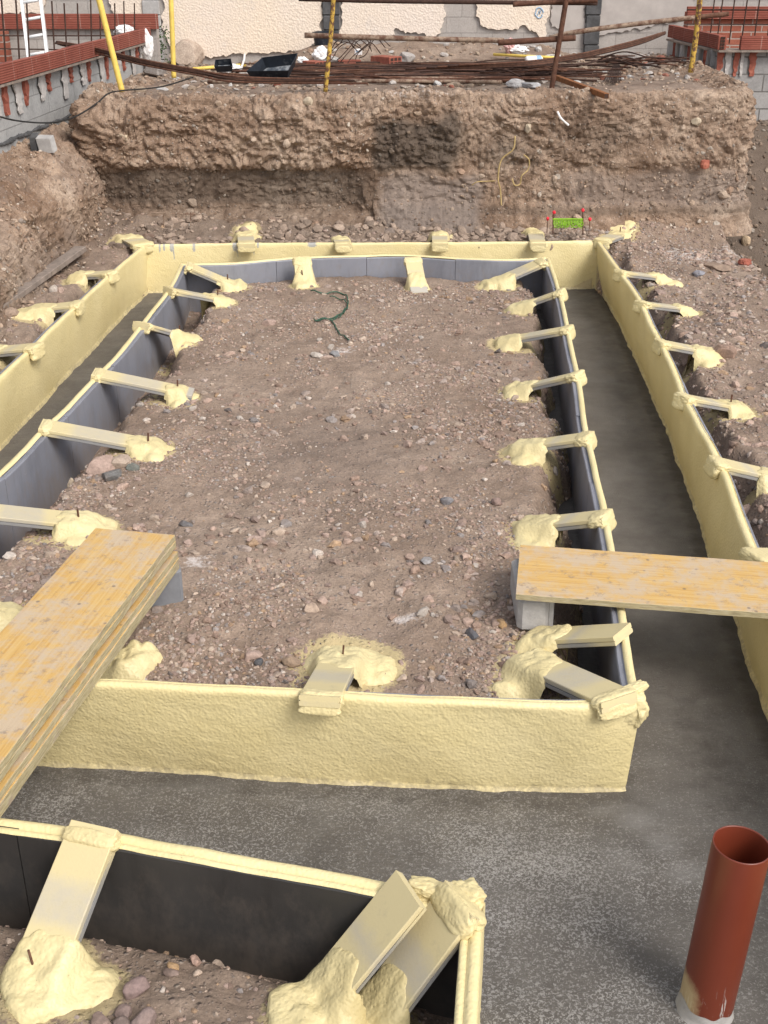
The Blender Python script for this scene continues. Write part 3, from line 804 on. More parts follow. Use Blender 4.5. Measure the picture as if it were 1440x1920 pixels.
def prof_left(x, y, u):
    k = float(sstep(7.6, 10.8, y))
    off = A_([-.22, -.06, .0, .04, .10, .30, .60, .85])
    k2 = float(sstep(10.2, 12.0, y)) * .07
    z = A_([.34, .40, .48, .55 + .24 * k + k2, .61 + .36 * k + k2, .71 + .42 * k + k2 * .8, .84 + .44 * k + k2 * .5, .88 + .46 * k])
    return off, z
def mask_left(P):
    n = fbm(P[:, 0], P[:, 1], P[:, 2], f=3, octv=3, seed=133)
    damp_shade = .45 * sstep(.85, .5, P[:, 2] + .15 * n)
    return np.stack([0 * n, 0 * n, damp_shade, .25 * (n > .1)], 1)
bank_sheet('left_bank', [(-3.25, 6.2), (-3.06, 7.6), (-2.98, 8.8), (-2.98, 10.0), (-2.95, 11.0), (-2.88, 11.7), (-2.80, 12.1), (-2.7, 12.5)], prof_left, .02, 80, lambda x, y, z: 1.1 + 0 * x, 'bank', mask_left, 1)

ux = np.arange(-9.0, 8.2, .045); uy = np.arange(12.17, 18.5, .045)
UX, UY = np.meshgrid(ux, uy, indexing='ij')
UZ = upper(UX, UY) - .012
ins = (UX > -2.98) & (UX < 3.60) | (UY > 15.2)
UZ = UZ - .12 * np.maximum.reduce([sstep(-2.72, -2.98, UX) * (UY < 15.4), sstep(3.30, 3.58, UX) * (UY < 15.4), sstep(12.42, 12.17, UY)])
UZ = np.where(ins, UZ, -.3)
keepu = ins[:-1, :-1] & ins[1:, 1:] & ins[1:, :-1] & ins[:-1, 1:]
zz = np.zeros(UX.size)
ub = link_mesh('upper_ground', np.stack([UX, UY, UZ], -1).reshape(-1, 3), grid_faces(len(ux), len(uy), keepu), M['bank'], attr={'mask': np.stack([zz, zz + .12, zz + .12, zz + .35], 1)})
tag(ub, kind='structure')
far = MB(); far.box(-150, 150, -60, 200, -1.2, -1.0)
tag(far.build('surrounding_ground', M['bank']), kind='structure')

# ------------------------------------------------------------------ gravel and stones
PAL = A_([(.40, .285, .235), (.47, .375, .30), (.27, .26, .265), (.10, .10, .11), (.27, .18, .14), (.54, .49, .44), (.40, .26, .15), (.33, .24, .21), (.36, .30, .27)])
PW = A_([.24, .18, .06, .016, .16, .06, .06, .13, .10])
def stone_variants(sub, k, seed):
    V0, F0 = ico(sub); out = []
    r = np.random.default_rng(seed)
    for i in range(k):
        V = V0 * (1 + r.normal(0, .10, (len(V0), 1)) * (1 if sub < 2 else .25))
        n = fbm(V[:, 0] * 1.3 + i * 7, V[:, 1] * 1.3, V[:, 2] * 1.3, octv=2, seed=seed + i)
        V = V * (1 + .35 * n)[:, None]
        for _ in range(3):          # a few broken faces
            d = r.normal(size=3); d /= np.linalg.norm(d); c = r.uniform(.5, .8)
            p = V @ d; V = V - np.maximum(p - c, 0)[:, None] * d
        out.append(V)
    return out, F0
def scatter(name, pts, nrm, rad, sub, seed, label=None, tints=None, sink=.5):
    r = np.random.default_rng(seed)
    vs, F0 = stone_variants(sub, 10, seed); VS = A_(vs); nvp = VS.shape[1]
    n = len(pts); idx = r.integers(0, len(vs), n)
    sc_ = np.stack([rad * r.uniform(.85, 1.35, n), rad * r.uniform(.7, 1.1, n), rad * r.uniform(.45, .85, n)], 1)
    L = VS[idx] * sc_[:, None, :]
    a = r.uniform(0, 2 * np.pi, n); ca, sa = np.cos(a), np.sin(a)
    x = L[..., 0] * ca[:, None] - L[..., 1] * sa[:, None]; y = L[..., 0] * sa[:, None] + L[..., 1] * ca[:, None]; z = L[..., 2]
    N = nrm / np.linalg.norm(nrm, axis=1, keepdims=True)
    ref = np.where(np.abs(N[:, 2:3]) > .9, A_([[1., 0, 0]]), A_([[0, 0, 1.]]))
    Tx = np.cross(ref, N); Tx /= np.linalg.norm(Tx, axis=1, keepdims=True); Ty = np.cross(N, Tx)
    W = x[..., None] * Tx[:, None] + y[..., None] * Ty[:, None] + z[..., None] * N[:, None]
    W = W + (pts + N * (sc_[:, 2] * (.6 - sink))[:, None])[:, None]
    F = (F0[None] + (np.arange(n) * nvp)[:, None, None]).reshape(-1, 3)
    if tints is None:
        ci = r.choice(len(PAL), n, p=PW / PW.sum()); tints = (PAL[ci] * .66 + A_([.28, .205, .155]) * .36) * r.uniform(.75, 1.22, (n, 1))
    T = np.repeat(np.c_[tints, np.ones(n)], nvp, 0)
    o = link_mesh(name, W.reshape(-1, 3), F, M['stone'], attr={'tint': T}, smooth=sub > 1)
    if label: tag(o, label, 'gravel', kind='stuff')
    return o
def on_ground(n, x0, x1, y0, y1, cond, seed, clump=1.0, ybias=None):
    r = np.random.default_rng(seed)
    P = np.stack([r.uniform(x0, x1, n), r.uniform(y0, y1, n)], 1)
    if ybias: P[:, 1] = y0 + (y1 - y0) * r.uniform(0, 1, n) ** ybias
    d = fbm(P[:, 0], P[:, 1], f=1.9, octv=3, seed=seed + 3)
    k = r.uniform(0, 1, n) < np.clip(.55 + clump * d * 1.6, .04, 1)
    P = P[k & cond(P)]
    z = ground(P[:, 0], P[:, 1])
    P = P[z > .0]; z = z[z > .0]
    return np.c_[P, z]
def up_n(P):
    e = .02
    gx = (ground(P[:, 0] + e, P[:, 1]) - ground(P[:, 0] - e, P[:, 1])) / (2 * e)
    gy = (ground(P[:, 0], P[:, 1] + e) - ground(P[:, 0], P[:, 1] - e)) / (2 * e)
    return np.c_[-gx, -gy, np.ones(len(P))]
def radii(n, lo, med, hi, seed):
    r = np.random.default_rng(seed)
    return np.clip(med * np.exp(r.normal(0, .42, n)), lo, hi)
_r9 = np.random.default_rng(99)
isl = lambda P: inside(P, in_ring) & (_r9.uniform(0, 1, len(P)) > .8 * np.exp(-((P[:, 0] + .35) / .55) ** 2 - ((P[:, 1] - 6.4) / 1.0) ** 2))
P = on_ground(70000, -2.5, 1.5, 3.7, 10.4, isl, 201, 1.7, 1.35); scatter('gravel', P, up_n(P), radii(len(P), .004, .0075, .017, 1), 0, 301, 'fine loose gravel strewn over the soil inside the inner box')
P = on_ground(5600, -2.5, 1.5, 3.7, 10.4, isl, 202, 2.0, 1.3); scatter('gravel', P, up_n(P), radii(len(P), .010, .0165, .034, 2), 1, 302, 'coarse loose pebbles lying on the soil inside the inner box')
fgc = lambda P: inside(P, fg_ring)
outc = lambda P: (~inside(P, out_ring))
P = on_ground(2600, -3.0, 2.4, 11.2, 12.1, lambda P: outc(P), 209, 1.2); scatter('gravel', P, up_n(P), radii(len(P), .012, .024, .065, 9), 1, 309, 'clods and broken stones fallen at the foot of the far bank', (A_([.27, .205, .16]) * np.random.default_rng(5).uniform(.6, 1.5, (len(P), 1))), .3)
P = on_ground(9000, -1.6, .3, 1.5, 3.1, fgc, 203, .6); scatter('gravel', P, up_n(P), radii(len(P), .003, .0055, .012, 3), 0, 303, 'fine gravel on the dark soil behind the foreground wall')
P = on_ground(420, -1.6, .3, 1.5, 3.1, fgc, 204, 1.2); scatter('gravel', P, up_n(P), radii(len(P), .008, .014, .026, 4), 2, 304, 'rounded pebbles on the dark soil behind the foreground wall')
outc = lambda P: (~inside(P, out_ring))
P = on_ground(30000, 1.6, 4.2, 4.4, 12, outc, 205, .8, 1.2); scatter('gravel', P, up_n(P), radii(len(P), .005, .0095, .022, 5), 0, 305, 'gravel and rubble chips on the soil outside the right wall')
P = on_ground(3200, 1.6, 4.2, 4.4, 12, outc, 206, 1.3, 1.2); scatter('gravel', P, up_n(P), radii(len(P), .012, .019, .042, 6), 1, 306, 'coarse stones on the soil outside the right wall')
P = on_ground(16000, -3.6, 1.9, 6.2, 12.2, lambda P: outc(P) & ((P[:, 0] < -1.8) | (P[:, 1] > 10.8)), 207, .8); scatter('gravel', P, up_n(P), radii(len(P), .005, .010, .026, 7), 0, 307, 'gravel on the soil behind the far wall and left wall')
P = on_ground(1100, -3.6, 3.4, 6.2, 12.2, lambda P: outc(P) & ((P[:, 0] < -1.8) | (P[:, 1] > 10.8)), 208, 1.3); scatter('gravel', P, up_n(P), radii(len(P), .014, .024, .055, 8), 1, 308, 'coarse stones fallen along the foot of the bank')
def on_mesh(name, n, seed, zmin=-9):
    me = bpy.data.objects[name].data
    nv = len(me.vertices)
    co = np.zeros(nv * 3, np.float32); me.vertices.foreach_get('co', co); co = co.reshape(-1, 3).astype(float)
    no = np.zeros(nv * 3, np.float32); me.vertices.foreach_get('normal', no); no = no.reshape(-1, 3).astype(float)
    r = np.random.default_rng(seed); i = r.integers(0, nv, n)
    d = fbm(co[i, 0], co[i, 1], co[i, 2], f=2.2, octv=3, seed=seed)
    k = r.uniform(0, 1, n) < np.clip(.5 + 1.5 * d, .05, 1); i = i[k]
    N = no[i]; 
    fl = np.sign((N @ A_([0, -.55, .8]))); N = N * np.where(fl == 0, 1, fl)[:, None]
    return co[i] + r.normal(0, .006, (len(i), 3)), N
BT = lambda n, seed: (A_([(.36, .265, .195), (.42, .325, .25), (.30, .20, .14), (.40, .29, .21), (.30, .25, .21), (.50, .43, .36)])[np.random.default_rng(seed).choice(6, n, p=[.32, .2, .22, .12, .07, .07])]) * np.random.default_rng(seed + 1).uniform(.7, 1.15, (n, 1))
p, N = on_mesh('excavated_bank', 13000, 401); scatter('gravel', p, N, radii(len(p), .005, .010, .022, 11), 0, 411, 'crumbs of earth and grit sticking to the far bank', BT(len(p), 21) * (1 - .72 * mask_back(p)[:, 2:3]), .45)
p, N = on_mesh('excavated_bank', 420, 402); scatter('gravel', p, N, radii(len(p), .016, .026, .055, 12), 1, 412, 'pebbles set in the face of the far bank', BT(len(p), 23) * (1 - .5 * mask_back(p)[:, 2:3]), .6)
p, N = on_mesh('soil_ground', 120000, 406); k_ = (p[:, 0] > 3.4) & (p[:, 1] > 8.6); p, N = p[k_], N[k_]; scatter('gravel', p, N, radii(len(p), .010, .018, .05, 16), 0, 416, 'dark stones in the dip beside the right end of the far bank', BT(len(p), 29) * .6, .3)
p, N = on_mesh('left_bank', 9000, 403); scatter('gravel', p, N, radii(len(p), .006, .011, .028, 13), 0, 413, 'grit and crumbs on the left bank', BT(len(p), 25), .4)
p, N = on_mesh('upper_ground', 2600, 405); k_ = (p[:, 1] > 13.2) & (np.abs(p[:, 0]) < 4); p, N = p[k_], N[k_]
scatter('rubble', p, N, radii(len(p), .018, .032, .085, 15), 1, 415, 'broken brick, mortar and stone bits on the upper ground', (A_([(.42, .38, .35), (.30, .11, .075), (.30, .23, .17), (.50, .48, .46), (.22, .18, .15)])[np.random.default_rng(6).choice(5, len(p), p=[.25, .12, .35, .1, .18])]), .3)
p, N = on_mesh('upper_ground', 16000, 404); scatter('gravel', p, N, radii(len(p), .010, .017, .045, 14), 0, 414, 'rubble and grit on the upper ground', BT(len(p), 27), .3)

# ------------------------------------------------------------------ formwork walls
def resample_pair(top, base, ds):
    L = np.linalg.norm(np.diff(A_(top), axis=0), axis=1).sum()
    n = max(int(L / ds), 8)
    T = spline(top, n); B = spline(base, n) if base is not None else T.copy()
    return T, B
def side_normals(T, sgn):
    t = np.gradient(T, axis=0); t /= np.linalg.norm(t, axis=1, keepdims=True) + 1e-9
    return np.stack([t[:, 1], -t[:, 0]], 1) * sgn
def wall(label, top, sgn, base=None, ds=.014, plen=1.0, ext0=0, ext1=0, matp='panel', zt=ZT, smears=(), seed=0, off0=.0, cover=0.0):
    """a run of panels with a coat of foam; sgn chooses the foamed side"""
    top = [np.array(p, float) for p in top]
    if base is not None: base = [np.array(p, float) for p in base]
    T, B = resample_pair(top, base, ds)
    N = side_normals(T, sgn); n = len(T)
    root = thing('formwork_wall', label, 'wall', (T[n // 2, 0], T[n // 2, 1], 0))
    tt = np.r_[0, np.cumsum(np.linalg.norm(np.diff(T, axis=0), axis=1))]
    # panels
    npan = max(1, round(tt[-1] / plen)); th = .036
    for k in range(npan):
        s0, s1 = tt[-1] * k / npan + .002, tt[-1] * (k + 1) / npan - .002
        m = max(6, int((s1 - s0) / .05)); s = np.linspace(s0, s1, m)
        def at(Aq, q=s): return np.stack([np.interp(q, tt, Aq[:, i]) for i in (0, 1)], 1)
        t_, b_, n_ = at(T), at(B), at(N)
        dz = .005 * math.sin(seed * 7 + k * 2.3)
        rows = []
        for (o, z) in ((0.001, -.05), (0.001, zt - .008 + dz), (-.004, zt - .002 + dz), (-.012, zt - .002 + dz), (-.014, zt - .006 + dz), (-.020, zt - .006 + dz), (-.022, zt - .002 + dz), (-th + .004, zt - .002 + dz), (-th, zt - .007 + dz), (-th, -.05)):
            f = np.clip(z / zt, 0, 1.0)
            xy = b_ * (1 - f) + t_ * f + n_ * o
            rows.append(np.c_[xy, np.full(m, z)])
        V = np.stack(rows, 1); nr = V.shape[1]
        F = [tuple(f) for f in grid_faces(m, nr)]
        F += [(i * nr + nr - 1, i * nr, (i + 1) * nr, (i + 1) * nr + nr - 1) for i in range(m - 1)]
        F += [tuple(range(nr)), tuple((m - 1) * nr + j for j in range(nr - 1, -1, -1))]
        link_mesh('panel', V.reshape(-1, 3), F, M[matp], root, smooth=False)
    # foam coat
    T2, B2, N2 = T.copy(), B.copy(), N.copy()
    if ext0: 
        d = (T[0] - T[1]); d /= np.linalg.norm(d); e = int(abs(ext0) / ds)
        if ext0 > 0:
            ad = d[None] * (np.arange(e, 0, -1) * ds)[:, None]
            T2 = np.vstack([T[0] + ad, T2]); B2 = np.vstack([B[0] + ad, B2]); N2 = np.vstack([np.repeat(N[:1], e, 0), N2])
    if ext1 > 0:
        d = (T[-1] - T[-2]); d /= np.linalg.norm(d); e = int(ext1 / ds)
        ad = d[None] * (np.arange(1, e + 1) * ds)[:, None]
        T2 = np.vstack([T2, T[-1] + ad]); B2 = np.vstack([B2, B[-1] + ad]); N2 = np.vstack([N2, np.repeat(N[-1:], e, 0)])
    n = len(T2)
    prof = [(-.010, zt + .001), (-.006, zt + .010), (.004, zt + .014), (.014, zt + .013), (.022, zt + .009), (.026, zt - .002)]
    if cover: prof = [(-cover, zt - .002), (-cover + .004, zt + .005), (-.019, zt + .006), (-.015, zt + .002)] + prof
    nz = int(zt / ds)
    prof += [(.027 + .004 * math.sin(math.pi * i / nz), zt - .002 - (zt - .004) * i / nz) for i in range(1, nz)] + [(.036, .004), (.042, -.012)]
    nr = len(prof)
    O = A_([p[0] for p in prof]); Z = A_([p[1] for p in prof])
    f = np.clip(Z / zt, 0, 1)[None, :, None]
    XY = B2[:, None] * (1 - f) + T2[:, None] * f + N2[:, None] * O[None, :, None]
    V = np.concatenate([XY, np.broadcast_to(Z[None, :, None], (n, nr, 1))], -1).copy()
    x, y, z = V[..., 0], V[..., 1], V[..., 2]
    face = sstep(zt + .005, zt - .03, z)
    d = .011 * fbm(x, y, z, f=2.6, octv=2, seed=500 + seed) + .0016 * fbm(x, y, z * 1.4, f=34, octv=2, seed=503)
    d = d + .010 * sstep(.05, 0, z) * fbm(x, y, z, f=14, octv=3, seed=507)
    V[..., :2] += N2[:, None] * (d * (.35 + .65 * face))[..., None]
    V[..., 2] += (1 - face) * (.004 * fbm(x, y, 0 * z, f=7, octv=3, seed=511))
    V[:, -2:, 2] += (.012 * np.maximum(fbm(x, y, f=9, octv=3, seed=513)[:, -2:], -.2))
    if ext1 < 0: V = V[:int(ext1 / ds)]
    if ext0 < 0: V = V[int(-ext0 / ds):]
    n = len(V)
    mk = np.zeros((n, nr, 4)); mk[..., 3] = 1
    X = V[..., 0]; Zz = V[..., 2]
    for (xc, w, ln, a) in smears:
        mk[..., 0] = np.maximum(mk[..., 0], a * np.exp(-((X - xc) / w) ** 2) * sstep(zt - ln, zt - ln * .3, Zz))
    mk[..., 1] = np.maximum(.62 * sstep(.07, .0, Zz), .40 * sstep(.22, .0, Zz) * sstep(-.1, .35, fbm(V[..., 0], V[..., 1], Zz, f=4, octv=3, seed=515)))
    # end caps fold back to the panel
    c0 = V[0].copy(); c1 = V[-1].copy()
    link_mesh('foam_coat', V.reshape(-1, 3), grid_faces(n, nr, flip=sgn < 0), M['foam'], root, attr={'mask': mk.reshape(-1, 4)})
    for k, (Vc, Nc) in enumerate(((c0, N2[0]), (c1, N2[-1]))):
        W = Vc.copy(); W[:, :2] -= Nc * .03
        link_mesh('foam_end', np.vstack([Vc, W]), [(i, i + 1, nr + i + 1, nr + i) for i in range(nr - 1)], M['foam'], root, attr={'mask': np.tile([[0, 0, 0, 1.]], (2 * nr, 1))})
    return root
xw = lambda px: float(U(px, 458, ZT)[0])
wall('far inner formwork wall, bare grey panels facing the camera', in_back, -1, ds=.018, plen=.86, ext0=.03, ext1=.03, seed=1)
br_ = [np.array(p) for p in in_right]; br_[-1] = br_[-1] + [-.014, .075]; br_[-2] = br_[-2] + [-.008, .04]; br_[-3] = br_[-3] + [0, .012]
wall('right inner formwork wall with bowed dark panels and braces', in_right, -1, base=br_, ds=.016, plen=.95, ext0=.03, ext1=.03, matp='panel', seed=2)
b_front = [U(x, y, 0)[:2] + np.array([-.028 if x > 1100 else 0, .036]) for x, y in ((1174, 1486), (1085, 1485), (900, 1482), (760, 1478), (600, 1469), (330, 1450), (90, 1438))]
d_ = b_front[-1] - b_front[-2]; b_front.append(np.array([in_front[-1][0], b_front[-1][1] + d_[1] / d_[0] * (in_front[-1][0] - b_front[-1][0])]))
wall('near inner formwork wall, yellow foam facing the camera', in_front, -1, base=b_front, ds=.011, plen=1.1, cover=.028, ext0=.03, ext1=.03, seed=3)
wall('left inner formwork wall, tall grey panels facing right', in_left, 1, ds=.016, plen=1.0, ext0=.03, ext1=.03, seed=4)
wall('far outer formwork wall, foam coat with grey paint runs', out_back, 1, ds=.012, plen=1.1, smears=[(xw(p), w, l, a) for p, w, l, a in ((302, .010, .10, 1), (310, .012, .07, 1), (323, .014, .09, 1), (327, .005, .25, .9), (312, .004, .2, .8), (365, .02, .10, .8), (441, .03, .10, .9), (446, .006, .22, .9), (437, .004, .24, .8), (472, .02, .07, 1), (476, .006, .16, .9), (484, .012, .05, .9), (489, .004, .14, .8), (585, .05, .04, .9), (655, .03, .05, .9))], seed=5)
wall('left outer formwork wall, long smooth foam face', out_left, -1, base=[p - np.array([.03, 0]) for p in out_left], ds=.018, plen=1.2, seed=6)
wall('right outer formwork wall, scalloped foam leaning outwards', out_right, 1, base=[p + np.array([.035, 0]) for p in b_right], ds=.016, plen=1.0, cover=.022, seed=7, smears=[(float(U(1417, 1030, ZT)[0]), .03, .03, .0)])
wall('foreground formwork wall, black panels facing the camera', fg_back, 1, ds=.010, plen=1.25, ext0=.03, matp='panel_dark', seed=8, cover=.035)
wall('short foreground wall running towards the camera', fg_right, -1, ds=.010, plen=1.3, matp='panel_dark', seed=9, cover=.035)

# ------------------------------------------------------------------ braces
def brace(i, b):
    Aq, Bq, w, th = b['A'].copy(), b['B'].copy(), b['w'], b['th']
    d = Bq - Aq; L0 = np.linalg.norm(d); d /= L0
    Aq = Aq - d * .035; Bq = Bq + d * (.03 + b['ext'])
    L = np.linalg.norm(Bq - Aq)
    lat = np.cross(d, A_([0, 0, 1.])); lat /= np.linalg.norm(lat)
    nrm = np.cross(lat, d)
    root = thing('brace', b['label'], 'brace', (Aq[0], Aq[1], 0), 'braces holding the formwork walls')
    # board: two skins with a groove along each long edge
    hw = w / 2
    sec = [(-hw + .003, 0), (hw - .003, 0), (hw, -.003), (hw, -th * .46), (hw - .005, -th * .46), (hw - .005, -th * .58), (hw, -th * .58), (hw, -th + .003), (hw - .003, -th), (-hw + .003, -th), (-hw, -th + .003), (-hw, -th * .58), (-hw + .005, -th * .58), (-hw + .005, -th * .46), (-hw, -th * .46), (-hw, -.003)]
    ns = len(sec); m = 28
    V = []; mk = []
    for k in range(m):
        s = k / (m - 1)
        p = Aq + d * L * s
        dist_end = (1 - s) * L
        ov = max(float(sstep(b['fr'] * 2.6, b['fr'] * .9, dist_end - b['ext'])), float(sstep(.34, .08, s * L)) * .95)
        ov = max(ov, .46)
        if b['ext'] > 0 and dist_end < b['ext'] * .8: ov = 0.05
        for j, (u, v) in enumerate(sec):
            V.append(p + lat * u + nrm * v)
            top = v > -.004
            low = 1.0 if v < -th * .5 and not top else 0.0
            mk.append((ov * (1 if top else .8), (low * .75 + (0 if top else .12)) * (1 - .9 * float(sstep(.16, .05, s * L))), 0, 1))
    F = [(k * ns + j, (k + 1) * ns + j, (k + 1) * ns + (j + 1) % ns, k * ns + (j + 1) % ns) for k in range(m - 1) for j in range(ns)]
    F += [tuple(range(ns)), tuple((m - 1) * ns + j for j in range(ns - 1, -1, -1))]
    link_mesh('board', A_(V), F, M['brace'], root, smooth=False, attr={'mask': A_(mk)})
    # foam that glues the foot to the soil
    E = b['B'][:2]; r = b['fr']; tl = E + A_(b['tail'])
    near = np.hypot(*E) < 5.2
    step = .008 if near else .013
    R = r * 2.1 + np.hypot(*b['tail'])
    gx = np.arange(E[0] - R, E[0] + R, step); gy = np.arange(E[1] - R, E[1] + R, step)
    X, Yg = np.meshgrid(gx, gy, indexing='ij')
    sd = 600 + i * 13
    nz = fbm(X, Yg, f=7, octv=2, seed=sd) * .42 + fbm(X, Yg, f=30, octv=2, seed=sd + 1) * (.12 if near else .26)
    r0 = np.random.default_rng(sd)
    fsum = -1e9 + 0 * X
    spots = [(E, r * 1.0), (tl, r * .8), (E * .5 + tl * .5, r * .9), (E + r0.normal(0, r * .35, 2), r * .7), (tl + r0.normal(0, r * .4, 2), r * .55)]
    for c, rr in spots:
        fsum = np.maximum(fsum, 1 - np.hypot(X - c[0], Yg - c[1]) / rr)
    fsum = fsum + nz * .8
    g = ground(X, Yg)
    fsum = np.where(g < Bq[2] - .20, -1, fsum)
    f = np.clip(fsum, 0, 1)
    rel = (X - Aq[0]) * d[0] + (Yg - Aq[1]) * d[1]
    latd = np.abs((X - Aq[0]) * lat[0] + (Yg - Aq[1]) * lat[1])
    hd2 = math.hypot(d[0], d[1])
    zb = Aq[2] + np.clip(rel / hd2 ** 2, 0, L) * d[2]
    onb = sstep(hw + .05, hw + .002, latd) * sstep(L * hd2 + .04, L * hd2 + .005, rel) if b['ext'] == 0 else sstep(hw + .03, hw + .004, latd) * sstep(L * hd2 - b['ext'] + .01, L * hd2 - b['ext'] - .02, rel)
    base = g + np.maximum(zb - g, 0) * onb
    lump = np.abs(fbm(X, Yg, f=14, octv=2, seed=sd + 3)) * .018 + fbm(X, Yg, f=40, octv=2, seed=sd + 5) * .005
    tk = .010 + .035 * r + .012 * (1 - onb)
    Z = base + np.sqrt(f) * tk + lump * np.sqrt(f) - .012 * (f <= 0)
    wj = .012 * fbm(X, Yg, f=25, octv=2, seed=sd + 9)
    wa, va = worley((X + wj) * 22, (Yg - wj) * 22, 0 * X + sd, 11); wb, vb = worley((X - wj) * 55, (Yg + wj) * 55, 0 * X + sd, 13)
    bub = np.sqrt(f) * (.020 * (.55 - wa) * (.4 + va) + .008 * (.5 - wb))
    ok = f > 0
    for _ in range(6 if near else 2):
        Zp = np.pad(Z, 1, mode='edge'); Z = np.where(ok, (Zp[:-2, 1:-1] + Zp[2:, 1:-1] + Zp[1:-1, :-2] + Zp[1:-1, 2:] + 2 * Z) / 6, Z)
    kp = ok[:-1, :-1] | ok[1:, 1:] | ok[1:, :-1] | ok[:-1, 1:]
    Z = Z + np.where(ok, bub, 0)
    F = grid_faces(len(gx), len(gy), kp)
    used = np.unique(F); rm = np.full(X.size, -1); rm[used] = np.arange(len(used))
    V = np.stack([X, Yg, Z], -1).reshape(-1, 3)[used]
    # the rim tucks under the soil
    Zr = np.maximum(g - .02, base - .045).ravel()[used]; rim = (~ok).ravel()[used]; V[rim, 2] = Zr[rim]
    for _ in range(0): pass
    link_mesh('foam_foot', V, rm[F], M['foam_light'], root)
    if b['collar'] > 0:
        q = MB(); k = b['collar'] ** .5; Vi, Fi = ico(4)
        for (cc, sx, sy, sz, sd2) in ((Aq + d * .040 - nrm * th * .5, .048 * k, hw + .009, th * .5 + .009, 1), (Aq + d * .018 - nrm * (th * .5 + .030), .026 * k, hw * 1.02, .046 * k, 2)):
            W = Vi / (np.abs(Vi) ** 4).sum(1, keepdims=True) ** .25
            nz_ = fbm(W[:, 0] * 1.6 + i * 5, W[:, 1] * 1.6, W[:, 2] * 1.6, octv=3, seed=i + sd2)
            W = W * (1 + .16 * nz_)[:, None]
            q.add(cc + W[:, :1] * sx * d + W[:, 1:2] * sy * lat + W[:, 2:] * sz * nrm, Fi)
        link_mesh('foam_collar', A_(q.v), q.f, M['foam_light'], root, smooth=True)
    if b['pin']:
        q = MB(); p = b['B'] - d * .03
        tilt = r0.normal(0, .12, 2)
        q.tube([p - A_([0, 0, .12]), p + A_([tilt[0] * .1, tilt[1] * .1, .06])], .004 if near else .0055, 7)
        q.build('steel_pin', M['rust'], root)
for i, b in enumerate(BR): brace(i, b)

# loose foam mounds without a visible brace
def foam_mound(label, c, spots, step=.009, seed=0):
    X, Yg = np.meshgrid(np.arange(c[0] - .4, c[0] + .4, step), np.arange(c[1] - .4, c[1] + .4, step), indexing='ij')
    fs = -1e9 + 0 * X
    for dx, dy, r in spots: fs = np.maximum(fs, 1 - np.hypot(X - c[0] - dx, Yg - c[1] - dy) / r)
    f = np.clip(fs + .5 * fbm(X, Yg, f=9, octv=3, seed=seed), 0, 1); g = ground(X, Yg)
    Z = np.maximum(g, .12 if seed == 901 else -9) + np.sqrt(f) * .07 + np.sqrt(f) * np.abs(fbm(X, Yg, f=18, octv=2, seed=seed + 1)) * .04
    ok = f > 0; Z = np.where(ok, Z, g - .02)
    kp = ok[:-1, :-1] | ok[1:, 1:] | ok[1:, :-1] | ok[:-1, 1:]
    F = grid_faces(*X.shape, kp); used = np.unique(F); rm = np.full(X.size, -1); rm[used] = np.arange(len(used))
    o = link_mesh('foam_mound', np.stack([X, Yg, Z], -1).reshape(-1, 3)[used], rm[F], M['foam_light'], loc=(c[0], c[1], 0))
    tag(o, label, 'foam')
foam_mound('lumpy foam mound half hidden by the stacked boards at the near wall', U(245, 1235, .3), [(0, 0, .10), (-.02, -.09, .08), (-.10, -.02, .10)], seed=901)
foam_mound('ragged foam patch outside the left wall beside the third brace', U(-6, 700, .4), [(0, 0, .10), (.02, -.08, .07)], seed=903)
q = MB(); e_ = U(1186, 1312, .42)
q.lump((e_[0] + .0, e_[1] + .0, .468), .075, .026, .020, 71, .2, 3, 4, .62, .5)
q.lump((e_[0] - .03, e_[1] - .035, .40), .09, .030, .075, 72, .18, 3, 4, .0, .3)
q.lump((e_[0] + .02, e_[1] + .00, .39), .030, .07, .08, 73, .18, 3, 4, .0, .3)
o = q.build('foam_lump', M['foam_light'], loc=(e_[0], e_[1], .3), smooth=True); tag(o, 'bulging foam lump on the near right corner of the inner box', 'foam')
e_ = U(862, 1690, .45); q = MB()
q.lump((e_[0] + .02, e_[1] + .01, .46), .055, .06, .035, 81, .3, 3, 4, .4, .4)
q.lump((e_[0] - .09, e_[1] + .03, .47), .07, .035, .026, 82, .3, 3, 4, -.3, .4)
q.lump((e_[0] + .025, e_[1] - .04, .40), .03, .04, .08, 83, .3, 3, 4, 0, .3)
o = q.build('foam_lump', M['foam_light'], loc=(e_[0], e_[1], .3), smooth=True); tag(o, 'foam lump on the corner of the foreground walls', 'foam')

